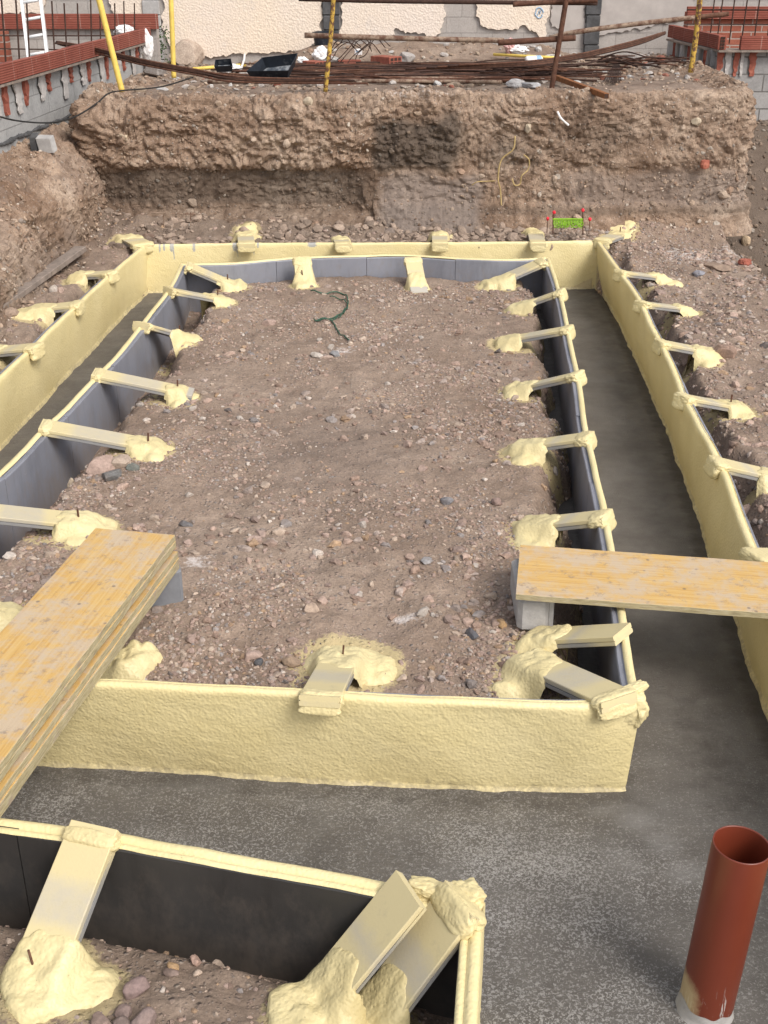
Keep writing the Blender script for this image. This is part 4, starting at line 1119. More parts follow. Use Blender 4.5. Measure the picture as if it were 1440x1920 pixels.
# ------------------------------------------------------------------ boards, planks, blocks, pipe
def board(name, label, c0, c1, w, ztop, th, cat='board', sag=0.0, zt1=None, group=None, mat='wood', bev=.002):
    c0, c1 = A_([*c0, ztop]), A_([*c1, ztop if zt1 is None else zt1])
    d = c1 - c0; L = np.linalg.norm(d); d /= L; lat = np.cross(d, A_([0, 0, 1.])); lat /= np.linalg.norm(lat); up = np.cross(lat, d)
    V = []; mk = []; m = 40; hw = w / 2
    sec = [(-hw, -.0015, 1), (-hw + .002, 0, 0), (0, 0, 0), (hw - .002, 0, 0), (hw, -.0015, 1), (hw, -th * .32, 1), (hw - .0012, -th * .34, 1), (hw - .0012, -th * .36, 1), (hw, -th * .38, 1), (hw, -th, 1), (-hw, -th, 1), (-hw, -th * .38, 1)]
    ns = len(sec); off = random.uniform(0, 9)
    for k in range(m + 2):
        s = min(max((k - .5) / (m), 0), 1) if 0 < k < m + 1 else (0 if k == 0 else 1)
        for (u, v, e) in sec:
            wob = .0012 * math.sin(s * 37 + u * 9 + off)
            V.append(c0 + d * L * s + lat * (u + (wob if abs(u) > hw - .004 else 0)) + up * (v - sag * math.sin(math.pi * s)))
            mk.append(((s * L + off) * .2 % 1 if False else s * L / 3, (u + hw) / 1.0 + off / 20, e, 1))
    F = [(k * ns + j, (k + 1) * ns + j, (k + 1) * ns + (j + 1) % ns, k * ns + (j + 1) % ns) for k in range(m + 1) for j in range(ns)]
    nV = len(V)
    for base, rev in ((0, False), ((m + 1) * ns, True)):
        b = len(V)
        for j in range(ns): V.append(V[base + j]); mk.append((0, 0, 1, 1))
        F.append(tuple(range(b, b + ns)) if not rev else tuple(range(b + ns - 1, b - 1, -1)))
    o = link_mesh(name, A_(V), F, M[mat], loc=(c0[0], c0[1], ztop), smooth=False, attr={'mask': A_(mk)})
    return tag(o, label, cat, group)
# right cross plank
z_ = .512
a, b_, c_, e_ = U(975, 1021, z_), U(968, 1114, z_), U(1440, 1052, z_), U(1440, 1147, z_)
mid0 = (a + b_) / 2; mid1 = (c_ + e_) / 2
pw = (np.linalg.norm((a - b_)[:2]) + np.linalg.norm((c_ - e_)[:2])) / 2
dd = (mid1 - mid0)[:2]; dd /= np.linalg.norm(dd)
board('plank', 'single worn yellow plank laid across the right trench', mid0[:2], mid0[:2] + dd * 1.97, pw, z_, .027, 'plank', zt1=z_ - .01)
# left stack
zs = .645
ra, rb = U(328, 1003, zs), U(0, 1432, zs); la = U(165, 1005, zs)
dd = (rb - ra)[:2]; dd /= np.linalg.norm(dd)
latv = A_([dd[1], -dd[0]]);  sw = abs((la - ra)[:2] @ latv)
if (la - ra)[:2] @ latv < 0: latv = -latv
st = ra[:2] + latv * sw / 2
offs = [(0, 0, sw, 'top yellow board of the stack leaning over the near wall'), (.004, .006, sw - .004, 'second board in the stack, just under the yellow top board'), (-.014, .02, sw - .03, 'recessed board in the middle of the stack'), (.004, -.012, sw, 'fourth board down in the stack, pale worn edge'), (.010, -.01, sw, 'fifth board down in the stack, stained pink'), (.002, -.02, sw, 'bottom board of the stack resting on the wall top')]
zz_ = zs
for k, (lo, al, w, lab) in enumerate(offs):
    th = .028
    s0 = st - latv * lo + dd * (al * .6)
    board('board', lab, s0, s0 + dd * 1.98, w, zz_, th, 'board', group='boards stacked over the near wall')
    zz_ -= th + .001
# grey block under the stack's far end, and slab under the plank
def concrete_piece(name, label, c, ax, ay, az, mat='grey_cast', cat='block', bev=.012):
    q = MB(); q.obox(c, ax, ay, az, bev)
    return tag(q.build(name, M[mat], loc=c), label, cat)
c = U(318, 1100, .36); concrete_piece('block', 'grey block propping the far end of the stacked boards', (c[0] - .09, c[1] + .02, .375), (.13, .035, .0), (-.03, .10, 0), (0, 0, .095), 'grey_plastic')
# the slab that carries the plank: a kerb-like block with a rebate
pA, pB, pC = U(962, 1128, .40), U(1026, 1132, .40), U(994, 1160, .36)
root = thing('kerb_block', 'pale grey concrete block under the left end of the plank', 'block', (pC[0], pC[1], .25))
q = MB(); bx = (pB - pA) / 2
q.obox((pC[0] + .012, pC[1] + .16, .395), (.068, 0, 0), (.0, .175, .015), (0, 0, .085), .02); q.build('block_body', M['grey_cast'], root)
q = MB(); q.obox((pC[0] + .091, pC[1] + .17, .385), (.012, 0, 0), (0, .165, .014), (0, 0, .07), .004); q.build('rib', M['grey_cast'], root)
# pipe
pb, pt = U(1322, 1888, 0), Y(1391, 1583, U(1322, 1888, 0)[1])
ax = pt - pb; H = np.linalg.norm(ax); ax /= H
root = thing('drain_pipe', 'orange brown plastic drain pipe standing in the concrete', 'pipe', pb)
e1 = np.cross(ax, A_([0, 1., 0])); e1 /= np.linalg.norm(e1); e2 = np.cross(ax, e1)
n = 64; V = []; F = []
rings = [(.083, -.03), (.083, .05), (.083, H * .33), (.083, H * .66), (.083, H - .004), (.0820, H), (.0795, H), (.0785, H - .004), (.0785, H * .5), (.0785, .02)]
for r, h in rings:
    for k in range(n):
        w = 2 * math.pi * k / n; V.append(pb + ax * h + r * (math.cos(w) * e1 + math.sin(w) * e2))
for i in range(len(rings) - 1):
    for k in range(n): F.append((i * n + k, i * n + (k + 1) % n, (i + 1) * n + (k + 1) % n, (i + 1) * n + k))
F.append(tuple((len(rings) - 1) * n + k for k in range(n)))
o = link_mesh('pipe_body', A_(V), F, M['pipe'], root, smooth=True)
V = []; F = []; rr = 16
for i in range(rr):
    f = i / (rr - 1)
    for k in range(n):
        w = 2 * math.pi * k / n
        up_ = .026 + .016 * float(vnoise(3 * math.cos(w) + 5, 3 * math.sin(w), 0, 3)) 
        r = .0835 + .010 * f ** 1.6 + .004 * float(vnoise(4 * math.cos(w), 4 * math.sin(w), f * 2, 8)) * f
        z = up_ * (1 - f) ** 1.5 * 1.5 - .008 * f
        V.append(pb + ax * z + r * (math.cos(w) * e1 + math.sin(w) * e2))
for i in range(rr - 1):
    for k in range(n): F.append((i * n + k, (i + 1) * n + k, (i + 1) * n + (k + 1) % n, i * n + (k + 1) % n))
link_mesh('mortar_collar', A_(V), F, M['grey_cast'], root)

# timber at the left, thin rod on pegs, marker pegs
a, b_ = U(-60, 622, .44), U(152, 470, .46)
q = MB(); d = b_ - a; L = np.linalg.norm(d); d /= L; lat = np.cross(d, A_([0, 0, 1.])); lat /= np.linalg.norm(lat)
q.obox((a + b_) / 2 + A_([0, 0, .02]), d * L / 2, lat * .055, np.cross(lat, d) * .024, .004)
tag(q.build('timber', M['grey_wood'], loc=(a + b_) / 2), 'loose grey timber lying on the soil at the left', 'timber')
root = thing('peg_marker', 'thin rusty rod resting on two pegs at the bank foot', 'marker', U(330, 415, .5))
g0, g1 = Y(285, 399, 11.55), Y(376, 402, 11.55)
MB().tube([g0, g1], .005, 6).build('cross_rod', M['rust_pale'], root)
for px in (307, 357): MB().tube([Y(px, 425, 11.55), Y(px, 398, 11.55)], .005, 6).build('peg', M['rust_pale'], root)
root = thing('peg_marker', 'marker pegs with red caps and bright lime green mesh', 'marker', U(1065, 425, .45))
yk = 11.35
for px in (1037, 1093):
    MB().tube([Y(px, 438, yk), Y(px, 402, yk)], .006, 6).build('peg', M['rust'], root)
MB().tube([Y(1036, 411, yk), Y(1093, 411, yk)], .009, 8).build('top_rod', M['lime'], root)
for k, (px, py, yy) in enumerate(((1027, 410, yk + .05), (1039, 398, yk + .02), (1093, 394, yk + .03), (1106, 411, yk))):
    q = MB(); p = Y(px, py, yy); q.lump(p, .015, .014, .018, k, .3, 2, 3); q.build('red_cap', M['red_cap'], root, smooth=True)
    MB().tube([p, p - A_([0, 0, .14])], .004, 5).build('cap_pin', M['rust'], root)
# mesh: a woven sheet of strands
q = MB(); p0, p1 = Y(1039, 412, yk), Y(1092, 412, yk); hh = .07; r0 = random.Random(4)
for k in range(26):
    f = k / 25; x = p0[0] + (p1[0] - p0[0]) * f
    q.tube([(x, p0[1], p0[2]), (x + r0.uniform(-.01, .01), p0[1] - .012 + r0.uniform(-.01, .01), p0[2] - hh * .5), (x + r0.uniform(-.01, .01), p0[1] - .02 + r0.uniform(-.01, .01), p0[2] - hh * r0.uniform(.6, 1.15))], .004, 5)
for k in range(9):
    z = p0[2] - hh * k / 8
    q.tube([(p0[0] + (p1[0] - p0[0]) * f, p0[1] - .02 * k / 8 + r0.uniform(-.006, .006), z + r0.uniform(-.009, .009)) for f in np.linspace(0, 1, 16)], .0035, 5)
q.build('green_mesh', M['lime'], root)
# green wire on the soil
pts = [(583, 548), (600, 551), (640, 548), (653, 562), (645, 580), (628, 592), (590, 600)]
W = spline([[*U(x, y, .3)[:2]] for x, y in pts], 60)
W3 = np.c_[W, ground(W[:, 0], W[:, 1]) + .014 + .008 * np.sin(np.arange(60) * .7)]
q = MB(); q.tube(W3, .006, 7)
pts = [(618, 558), (640, 560), (652, 572), (630, 596), (600, 600), (588, 598)]
W = spline([[*U(x, y, .3)[:2]] for x, y in pts], 50)
q.tube(np.c_[W, ground(W[:, 0], W[:, 1]) + .02 + .008 * np.sin(np.arange(50) * .9)], .005, 7)
W = spline([[*U(x, y, .3)[:2]] for x, y in [(622, 600), (636, 618), (654, 636)]], 20)
q.tube(np.c_[W, ground(W[:, 0], W[:, 1]) + .012], .006, 6)
tag(q.build('wire', M['green_wire'], loc=U(630, 580, .3), smooth=True), 'looped green wire lying on the gravel near the far inner wall', 'wire')

# ------------------------------------------------------------------ single rocks
def rock(label, px, py, r, tint, seed, z=None, fl=(1, .85, .7), yk=None, group=None):
    p = U(px, py, .3 if z is None else z)
    if yk: p = Y(px, py, yk)
    elif z is None: p = A_([p[0], p[1], float(ground(A_([p[0]]), A_([p[1]]))[0])])
    V0, F0 = ico(3 if r < .05 else 4)
    rr = np.random.default_rng(seed)
    n = fbm(V0[:, 0] + seed, V0[:, 1], V0[:, 2], f=1.2, octv=3, seed=seed)
    V = V0 * (1 + .28 * n)[:, None]
    for _ in range(6):
        d = rr.normal(size=3); d /= np.linalg.norm(d); c = rr.uniform(.62, .85); pp = V @ d; V = V - np.maximum(pp - c, 0)[:, None] * d * .92
    V = V * A_(fl) * r
    a = rr.uniform(0, 6.28); V = np.stack([V[:, 0] * math.cos(a) - V[:, 1] * math.sin(a), V[:, 0] * math.sin(a) + V[:, 1] * math.cos(a), V[:, 2]], 1)
    V = V + p + A_([0, 0, r * fl[2] * .45])
    o = link_mesh('rock', V, F0, M['stone'], loc=p, attr={'tint': np.tile([*tint, 1], (len(V), 1))})
    tag(o, label, 'rock', group)
pk, bg_, gy_, dk_, og, wt = (.36, .26, .215), (.42, .33, .26), (.26, .25, .25), (.10, .10, .105), (.42, .27, .14), (.52, .46, .40)
for k, (lab, px, py, r, t, fl) in enumerate([
    ('round brown boulder at the foot of a right side brace', 1357, 680, .085, (.30, .20, .15), (1, .9, .85)),
    ('flat pinkish broken rock beside the left inner gap', 190, 885, .085, pk, (1.2, .8, .6)),
    ('squarish pale broken rock next to the flat pinkish one', 228, 878, .065, bg_, (1.1, .9, .6)),
    ('dark grey stone in front of the broken rocks', 210, 903, .052, (.15, .145, .14), (1.3, .8, .6)),
    ('small greenish stone right of the broken rocks', 250, 885, .035, (.16, .17, .15), (1.2, .8, .7)),
    ('large grey pebble in the right middle of the gravel', 838, 944, .036, (.21, .20, .205), (1.2, .9, .7)),
    ('brown pebble right of the large grey pebble', 932, 948, .032, (.27, .19, .16), (1.1, .9, .8)),
    ('pale pebble lying just above centre of the near gravel', 583, 1147, .036, (.40, .30, .23), (1.2, .9, .7)),
    ('pinkish long pebble near the foam mound brace', 472, 1226, .036, (.40, .29, .24), (1.4, .8, .6)),
    ('small black pebble near the near inner wall', 486, 1238, .022, dk_, (1, 1, .8)),
    ('brown rock beside the foam mound at the near wall', 545, 1240, .032, (.30, .215, .15), (1.2, .9, .8)),
    ('dark blue grey pebble below the pale concrete block', 885, 1187, .030, (.12, .12, .13), (1.2, .9, .8)),
    ('orange brown pebble below the pale concrete block', 939, 1172, .028, og, (1.2, .8, .8)),
    ('angular pink rock on the far gravel', 505, 598, .05, pk, (1.2, .9, .6)),
    ('flat white stone in the cluster below the green wire', 594, 660, .05, wt, (1.2, .9, .4)),
    ('flat grey stone in the cluster below the green wire', 629, 659, .045, gy_, (1.2, .9, .5)),
    ('light pink stone between the flat white and grey ones', 612, 663, .04, (.44, .33, .27), (1.2, .8, .4)),
    ('grey and white stone near the middle of the gravel', 800, 1055, .028, (.34, .33, .33), (1.3, .9, .6)),
    ('slate blue chip in the right half of the gravel', 838, 1071, .026, (.33, .36, .40), (1.5, .6, .4)),
    ('dark pebble on the left of the near gravel', 347, 983, .03, (.15, .14, .14), (1.6, .8, .5)),
    ('rounded mauve pebble behind the foreground wall', 250, 1822, .036, (.24, .17, .155), (1.2, .95, .85)),
    ('speckled rounded stone nearest the bottom edge', 265, 1888, .037, (.25, .185, .165), (1.1, .95, .9)),
    ('small brown stone left of the speckled rounded stone', 228, 1866, .026, (.24, .175, .155), (1.1, .9, .8)),
    ('brown stone at the bottom edge below the slotted brace', 186, 1888, .030, (.25, .18, .15), (1.2, .9, .8)),
    ('dark brown stone between two bottom edge stones', 226, 1893, .026, (.20, .15, .13), (1, 1, .9)),
    ('small orange pebble on the dark foreground soil', 320, 1773, .017, og, (1.2, .9, .8)),
    ('pink pebble at the edge of the foreground soil', 361, 1752, .020, (.36, .24, .19), (1.2, .9, .9)),
    ('brown rock by the bank foot behind the far wall', 580, 412, .075, (.36, .25, .18), (1.1, .9, .8)),
    ('long pale rock leaning at the bank foot near the marker pegs', 1152, 410, .12, (.40, .31, .22), (1.6, .6, .5)),
    ('upright pale orange rock at the right end of the bank foot', 1405, 402, .07, (.48, .36, .24), (.8, .7, 1.1)),
    ('flat whitish stone right of the far right corner', 1256, 438, .075, (.45, .37, .32), (1.2, .9, .4)),
    ('flat tan stone below the lime patch', 1343, 508, .10, (.33, .24, .18), (1.5, .7, .3)),
    ('blue grey stone on the right side soil', 1310, 525, .05, (.25, .25, .28), (1.2, .9, .6)),
    ('rounded stone at the left beside the second left brace', 24, 617, .06, (.34, .25, .19), (1.3, .9, .8)),
    ('dark stone left of the near end of the gravel gap', 92, 925, .035, (.16, .15, .15), (1.1, .9, .9)),
    ('grey white pebble left of the gravel gap', 133, 900, .035, (.42, .34, .25), (.8, .6, 1.2)),
    ('pale cobble stuck in the bank left of its middle', 230, 260, .05, (.48, .38, .27), (1.2, .7, .8)),
]):
    if 'stuck in the bank' in lab: rock(lab, px, py, r, t, 700 + k, fl=fl, yk=12.0)
    else: rock(lab, px, py, r, t, 700 + k, fl=fl)
for k, (lab, px, py, r, yy) in enumerate([('yellowish cobble high in the bank face right of the dark stain', 990, 245, .055, 11.98), ('white cobble near the top of the bank left of the middle post', 578, 195, .055, 12.05), ('pale cobble in the bank face under the right end of the rebar pile', 1305, 232, .05, 11.98)]):
    rock(lab, px, py, r, (.46, .38, .28), 760 + k, fl=(1, .6, .9), yk=yy)
q = MB(); q.lump(U(1270, 330, 1.0) * 0 + Y(1322, 308, 11.93), .055, .03, .05, 3, .25, 2, 3, .5, .6)
tag(q.build('brick_fragment', M['terracotta'], loc=Y(1322, 308, 11.93)), 'red brick fragment sticking out of the right part of the bank', 'brick')
q = MB(); p = U(1397, 492, .36); q.lump((p[0], p[1], float(ground(A_([p[0]]), A_([p[1]]))[0]) + .03), .065, .05, .04, 3, .3, 2, 3, .5, .6)
tag(q.build('brick_fragment', M['terracotta'], loc=p), 'broken dark red brick beside the white lime patch', 'brick')
# roots and stick on the bank
def hang(label, pts, yy, r, mat, name='root', cat='root'):
    P3 = spline([Y(x, y, yy - .02 * (k % 2)) for k, (x, y) in enumerate(pts)], 50)
    q = MB(); q.tube(P3, r, 6); tag(q.build(name, M[mat], loc=P3[0], smooth=True), label, cat)
hang('long pale root hanging down the bank face', [(966, 255), (962, 280), (940, 300), (934, 335), (938, 355), (940, 385)], 11.88, .008, 'root')
hang('looped pale root right of the long hanging root', [(982, 290), (992, 300), (990, 318), (978, 330), (975, 345), (965, 347), (960, 335)], 11.88, .007, 'root')
hang('short pale root lying level left of the long root', [(885, 347), (895, 341), (912, 340), (930, 339)], 11.90, .006, 'root')
hang('white crooked stick in the bank below the brown post', [(1045, 209), (1052, 222), (1066, 235)], 11.93, .011, 'white_plastic', 'stick', 'stick')

# ------------------------------------------------------------------ left block wall with tile beam
LW = lambda y: -3.42 + .07 * (y - 12.6)
def lw_obj(q, x0, x1, y0, y1, z0, z1, bev=0):
    m = (y0 + y1) / 2; d = A_([.07, 1, 0]); d /= np.linalg.norm(d); n_ = A_([d[1], -d[0], 0])
    c = A_([LW(m), m, (z0 + z1) / 2]) + n_ * (x0 + x1) / 2
    q.obox(c, n_ * (x1 - x0) / 2, d * (y1 - y0) / 2, A_([0, 0, (z1 - z0) / 2]), bev)
root = thing('retaining_wall', 'grey block wall at the left capped with red tiles', 'wall', (LW(12), 12, .5))
q = MB(); lw_obj(q, -.2, 0, 6.0, 16.5, .1, 1.865); q.build('block_wall', M['block_side'], root)
q = MB(); lw_obj(q, -.26, .09, 6.0, 16.6, 1.862, 1.882); q.build('ledge', M['grey_wood'], root)
nt = 20
q = MB()
for k in range(nt):
    y0 = 6.6 + k * .5; lw_obj(q, .02, .085, y0 + .004, y0 + .496, 1.886, 2.045 + .004 * math.sin(k * 5), .004)
q.build('tile_row', M['tile_y'], root)
# mortar ridges squeezed from the joints
q = MB()
for z in (.735, .945, 1.155, 1.365):
    ys_ = np.arange(8, 16.4, .035)
    for a, b_ in zip(ys_[:-1], ys_[1:]):
        if vnoise(a * 2.2, z * 7, 0, 5) < -.6: continue
        r = .020 + .012 * float(vnoise(a * 9, z * 3, 0, 6))
        q.lump((LW(a) + .004, a, z + .006 * math.sin(a * 11)), r, .024, r * .9, int(a * 100) % 50, .35, 2, 1)
q.build('mortar_ridge', M['pillar'], root)
def smear(q, x, y, z0, z1, w, seed, axis=1, th=.012, face=None):
    """ragged vertical smear, a thin solid pressed on a wall"""
    r = random.Random(seed); m = 9; V = []
    for k in range(m):
        f = k / (m - 1); z = z1 + (z0 - z1) * f
        ww = w * (1 - .45 * f) * r.uniform(.75, 1.15); o = r.uniform(-.1, .1) * w
        for s in (-1, 1):
            p = [x, y, z]; p[axis] += s * ww / 2 + o
            V.append(p)
    V = A_(V); W = V.copy(); nax = 0 if axis == 1 else 1
    W[:, nax] += th * (1 if axis == 1 else -1) * np.array([r.uniform(.6, 1.2) for _ in range(len(V))])
    if axis == 1:
        pass
    n0 = len(V); F = []
    for k in range(m - 1):
        a, b_, c_, d_ = 2 * k, 2 * k + 1, 2 * k + 3, 2 * k + 2
        F += [(n0 + a, n0 + b_, n0 + c_, n0 + d_), (a, n0 + a, n0 + d_, d_), (b_, c_, n0 + c_, n0 + b_)]
    F += [(0, 1, n0 + 1, n0), (2 * m - 2, n0 + 2 * m - 2, n0 + 2 * m - 1, 2 * m - 1)]
    q.add(np.vstack([V, W]), F)
def y_on_lw(px, z=1.7):
    lo, hi = 6., 20.
    for _ in range(40):
        m = (lo + hi) / 2; p = A_([LW(m), m, z]) - A_([0, 0, CAM_H])
        dep = p[1] * _c - p[2] * _s; x = CX + FPX * p[0] / dep
        lo, hi = (m, hi) if x < px else (lo, m)
    return lo
for k, px in enumerate((-22, 0, 40, 84, 126, 160, 194, 226, 252, 268)):
    y = y_on_lw(px)
    q = MB(); smear(q, LW(y) + .002, y - .10, 1.58 + .06 * math.sin(k * 3), 1.86, .27, k + 5); q.build('mortar_smear', M['mortar'], root)
    q = MB(); smear(q, LW(y) + .003, y + .12, 1.64 + .05 * math.sin(k * 5), 1.86, .13, k + 50, th=.03); q.build('brick_stub', M['terracotta'], root)
# pit behind: far side with tiles, brick return
root = thing('retaining_wall', 'far side of the left pit, grey base under red tiles', 'wall', (-5, 16.9, .8))
q = MB(); q.box(-8.5, -3.02, 16.78, 16.98, .8, 2.02); q.build('block_wall', M['block_rough'], root)
q = MB(); q.box(-8.5, -2.98, 16.70, 16.78, 2.02, 2.205, .004); q.build('tile_row', M['tile_x'], root)
q = MB(); q.box(-8.5, -4.95, 16.56, 16.695, .8, 2.0); q.build('brick_panel', M['brick_face'], root)
q = MB(); 
def tilt_rod(q, p0, p1, r): q.tube([p0, p1], r, 6)
k = 0
for pxb, pxt in ((20, 3), (45, 30), (63, 50), (110, 97), (133, 120), (155, 145), (178, 170), (195, 187), (222, 215), (240, 232), (258, 252)):
    y = y_on_lw(pxb, 1.95); base = A_([LW(y) - .05, y, 1.80]); top = Y(pxt, 6 if k % 3 else 2, y)
    if k in (0, 1, 6, 7): top = base + (top - base) * 1.35
    q = MB(); q.tube([base, top], .0085, 6)
    tag(q.build('rebar', M['rust_dark'], loc=base), 'upright starter bar standing behind the left tile row', 'rebar', 'starter bars along the left tile row'); k += 1
for lab, (x0, y0, x1, y1) in (('upper thin horizontal bar across the left pit', (-30, 67, 250, 67)), ('lower thin horizontal bar across the left pit', (-30, 91, 110, 93))):
    q = MB(); a, b_ = Y(x0, y0, 16.45), Y(x1, y1, 16.45); q.tube([a, b_], .009, 6); tag(q.build('rebar', M['rust_dark'], loc=a), lab, 'rebar')
# ladder
root = thing('ladder', 'white aluminium ladder standing in the left pit', 'ladder', Y(60, 105, 14.6))
la0, la1 = Y(54, 112, 14.2), Y(36, -40, 14.9); lb0, lb1 = Y(89, 106, 14.2), Y(71, -46, 14.9)
for a, b_ in ((la0, la1), (lb0, lb1)):
    q = MB(); d = (b_ - a); L = np.linalg.norm(d); d /= L; lat = A_([1., 0, 0]); lat -= d * (lat @ d); lat /= np.linalg.norm(lat)
    q.obox((a + b_) / 2, d * L / 2, lat * .016, np.cross(d, lat) * .032, .003); q.build('rail', M['white_metal'], root)
for f in np.arange(.055, 1.0, .215):
    q = MB(); q.tube([la0 + (la1 - la0) * f, lb0 + (lb1 - lb0) * f], .017, 8); q.build('rung', M['white_metal'], root, smooth=True)

# ------------------------------------------------------------------ right walls
CRN = A_([4.16, 15.1])
root = thing('retaining_wall', 'grey block wall at the right with red tile beam', 'wall', (4.9, 15.1, .5))
q = MB(); q.box(CRN[0] - .12, 7.6, 15.16, 15.36, -.3, 1.865); q.build('block_wall', M['block_face'], root)
q = MB(); q.obox((4.03, 16.25, .9), (.1, 0, 0), (-.06, .95, 0), (0, 0, .965)); q.build('block_wall', M['block_side'], root)
q = MB(); q.box(CRN[0] - .16, 7.6, 15.02, 15.4, 1.862, 1.884); q.obox((4.0, 16.2, 1.873), (.14, 0, 0), (-.06, .80, 0), (0, 0, .011)); q.build('ledge', M['grey_wood'], root)
q = MB(); q.box(CRN[0] + .10, 7.6, 15.04, 15.11, 1.888, 2.04, .004); q.build('tile_row', M['tile_x'], root)
q = MB(); q.obox((3.975, 16.15, 1.965), (.036, 0, 0), (-.07, 1.10, 0), (0, 0, .078), .004); q.build('tile_row', M['tile_y'], root)
# hollow end of the tile with its cells
q = MB()
for i in range(2):
    for j in range(4): q.box(4.012 + i * .030, 4.036 + i * .030, 15.036, 15.045, 1.898 + j * .036, 1.925 + j * .036)
q.build('tile_cell', M['rust_dark'], root)
q = MB(); q.box(3.99, 4.09, 15.046, 15.09, 1.888, 2.042, .004); q.build('end_tile', M['terracotta'], root)
for k, (x, w, mt) in enumerate(((4.06, .09, 'terracotta'), (4.16, .08, 'mortar'), (4.26, .075, 'terracotta'), (4.33, .05, 'mortar'), (4.46, .10, 'terracotta'))):
    q = MB(); smear(q, x, 15.158, 1.58, 1.86, w, 80 + k, axis=0, th=.02); q.build('brick_stub' if mt == 'terracotta' else 'mortar_smear', M[mt], root)
for k in range(5):
    y = 15.35 + k * .33; x = 3.93 - (y - 15.3) * .06
    q = MB(); smear(q, x - .012, y, 1.45 + .05 * math.sin(k * 3), 1.86, .10, 90 + k, th=.016); q.build('mortar_smear', M['mortar' if k % 2 else 'terracotta'], root)
root = thing('retaining_wall', 'red brick wall behind the right tile beam', 'wall', (5.5, 17.3, 1))
q = MB(); q.box(4.12, 8, 17.2, 17.45, .9, 2.2); q.build('brick_panel', M['brick_face'], root)
q = MB(); q.box(4.08, 8, 17.13, 17.195, 2.12, 2.275, .004); q.build('tile_row', M['tile_x'], root)
for k, (pb_, yb, pt_) in enumerate(((1306, 70, 1310), (1331, 64, 1341), (1345, 62, 1357), (1367, 74, 1379), (1390, 72, 1403), (1413, 74, 1426), (1437, 76, 1450))):
    yy = 15.6; q = MB(); a, b_ = Y(pb_, yb + 8, yy), Y(pt_, -12, yy); q.tube([a, b_], .0085, 6)
    tag(q.build('rebar', M['rust_dark'], loc=a), 'upright starter bar standing behind the right tile beam', 'rebar', 'starter bars behind the right tile beam')
for lab, y_ in (('upper horizontal bar tied behind the right starter bars', 18), ('lower horizontal bar tied behind the right starter bars', 45)):
    q = MB(); a, b_ = Y(1288, y_, 15.62), Y(1475, y_ + 1, 15.62); q.tube([a, b_], .008, 6); tag(q.build('rebar', M['rust_dark'], loc=a), lab, 'rebar')

# ------------------------------------------------------------------ boundary wall at the back
YW = 18.0
root = thing('boundary_wall', 'old boundary wall of grey blocks with flaking cream plaster', 'wall', (0, YW, 1.4))
q = MB(); q.box(-11, 11, YW, YW + .25, .6, 4.2); q.build('block_wall', M['block_rough'], root)
def ragged(pts, seed, step=.035, amp=.03):
    P = [Y(x, y, YW)[[0, 2]] for x, y in pts]; out = []; r = random.Random(seed)
    for a, b_ in zip(P, P[1:] + P[:1]):
        L = np.linalg.norm(b_ - a); n = max(1, int(L / step))
        for k in range(n):
            p = a + (b_ - a) * k / n; t = (b_ - a) / (L + 1e-9); nn = A_([-t[1], t[0]])
            out.append(p + nn * amp * (float(vnoise(p[0] * 9, p[1] * 9, seed, 3)) + .6 * r.uniform(-1, 1)))
    return out
def plaster(name, pts, seed, mat, th=.03, amp=.03):
    import bmesh
    P = ragged(pts, seed, amp=amp); bm = bmesh.new()
    vs = [bm.verts.new((p[0], YW - th, p[1])) for p in P]
    f = bm.faces.new(vs)
    ex = bmesh.ops.extrude_face_region(bm, geom=[f])
    for v in ex['geom']:
        if isinstance(v, bmesh.types.BMVert): v.co.y = YW - .001
    bmesh.ops.triangulate(bm, faces=[f for f in bm.faces if len(f.verts) > 4])
    bmesh.ops.recalc_face_normals(bm, faces=bm.faces)
    V = [v.co[:] for v in bm.verts]; bm.verts.index_update(); F = [tuple(v.index for v in f.verts) for f in bm.faces]; bm.free()
    return link_mesh(name, A_(V), F, M[mat], root, smooth=False)
plaster('plaster', [(303, -190), (603, -190), (603, 88), (560, 97), (480, 101), (410, 104), (355, 108), (322, 92), (306, 50)], 1, 'plaster', .04)
plaster('plaster', [(640, -190), (832, -190), (836, 0), (834, 30), (825, 60), (815, 70), (800, 66), (780, 58), (760, 62), (742, 52), (735, 68), (640, 72)], 2, 'plaster', .04)
plaster('plaster', [(876, -190), (1032, -190), (1028, 30), (1022, 68), (990, 60), (985, 48), (960, 54), (930, 55), (905, 50), (892, 30)], 3, 'plaster', .04)
plaster('plaster', [(-160, -190), (84, -190), (86, 28), (-160, 30)], 4, 'plaster', .04)
plaster('plaster', [(200, -190), (270, -190), (272, 26), (215, 28), (207, 5)], 5, 'plaster', .04)
plaster('render_patch', [(1124, -190), (1300, -190), (1300, 26), (1270, 40), (1210, 52), (1150, 62), (1124, 66)], 6, 'render', .028)
plaster('render_patch', [(1040, -190), (1098, -190), (1098, 52), (1064, 60), (1034, 50)], 7, 'render', .028)
def pillar(px0, px1, seed, mat='pillar'):
    q = MB(); a, b_ = Y(px0, 50, YW)[0], Y(px1, 50, YW)[0]; z = 1.15; k = 0
    while z < 4.1:
        q.box(a + .008 * math.sin(k * 3 + seed), b_ + .008 * math.cos(k * 5 + seed), YW - .075, YW + .0, z + .006, z + .19, .008)
        q.box(a + .02, b_ - .02, YW - .055, YW, z - .007, z + .007); z += .196; k += 1
    q.build('pillar', M[mat], root)
pillar(606, 637, 1); pillar(1096, 1124, 2); pillar(272, 304, 3, 'grey_cast')
q = MB()
for k in range(18):
    w = 2 * math.pi * k / 17; 
p = Y(1011, 24, YW - .046)
q.tube([p + A_([.052 * math.cos(w) + .006 * math.sin(5 * w), 0, .068 * math.sin(w)]) for w in np.linspace(0, 6.0, 30)], .008, 6)
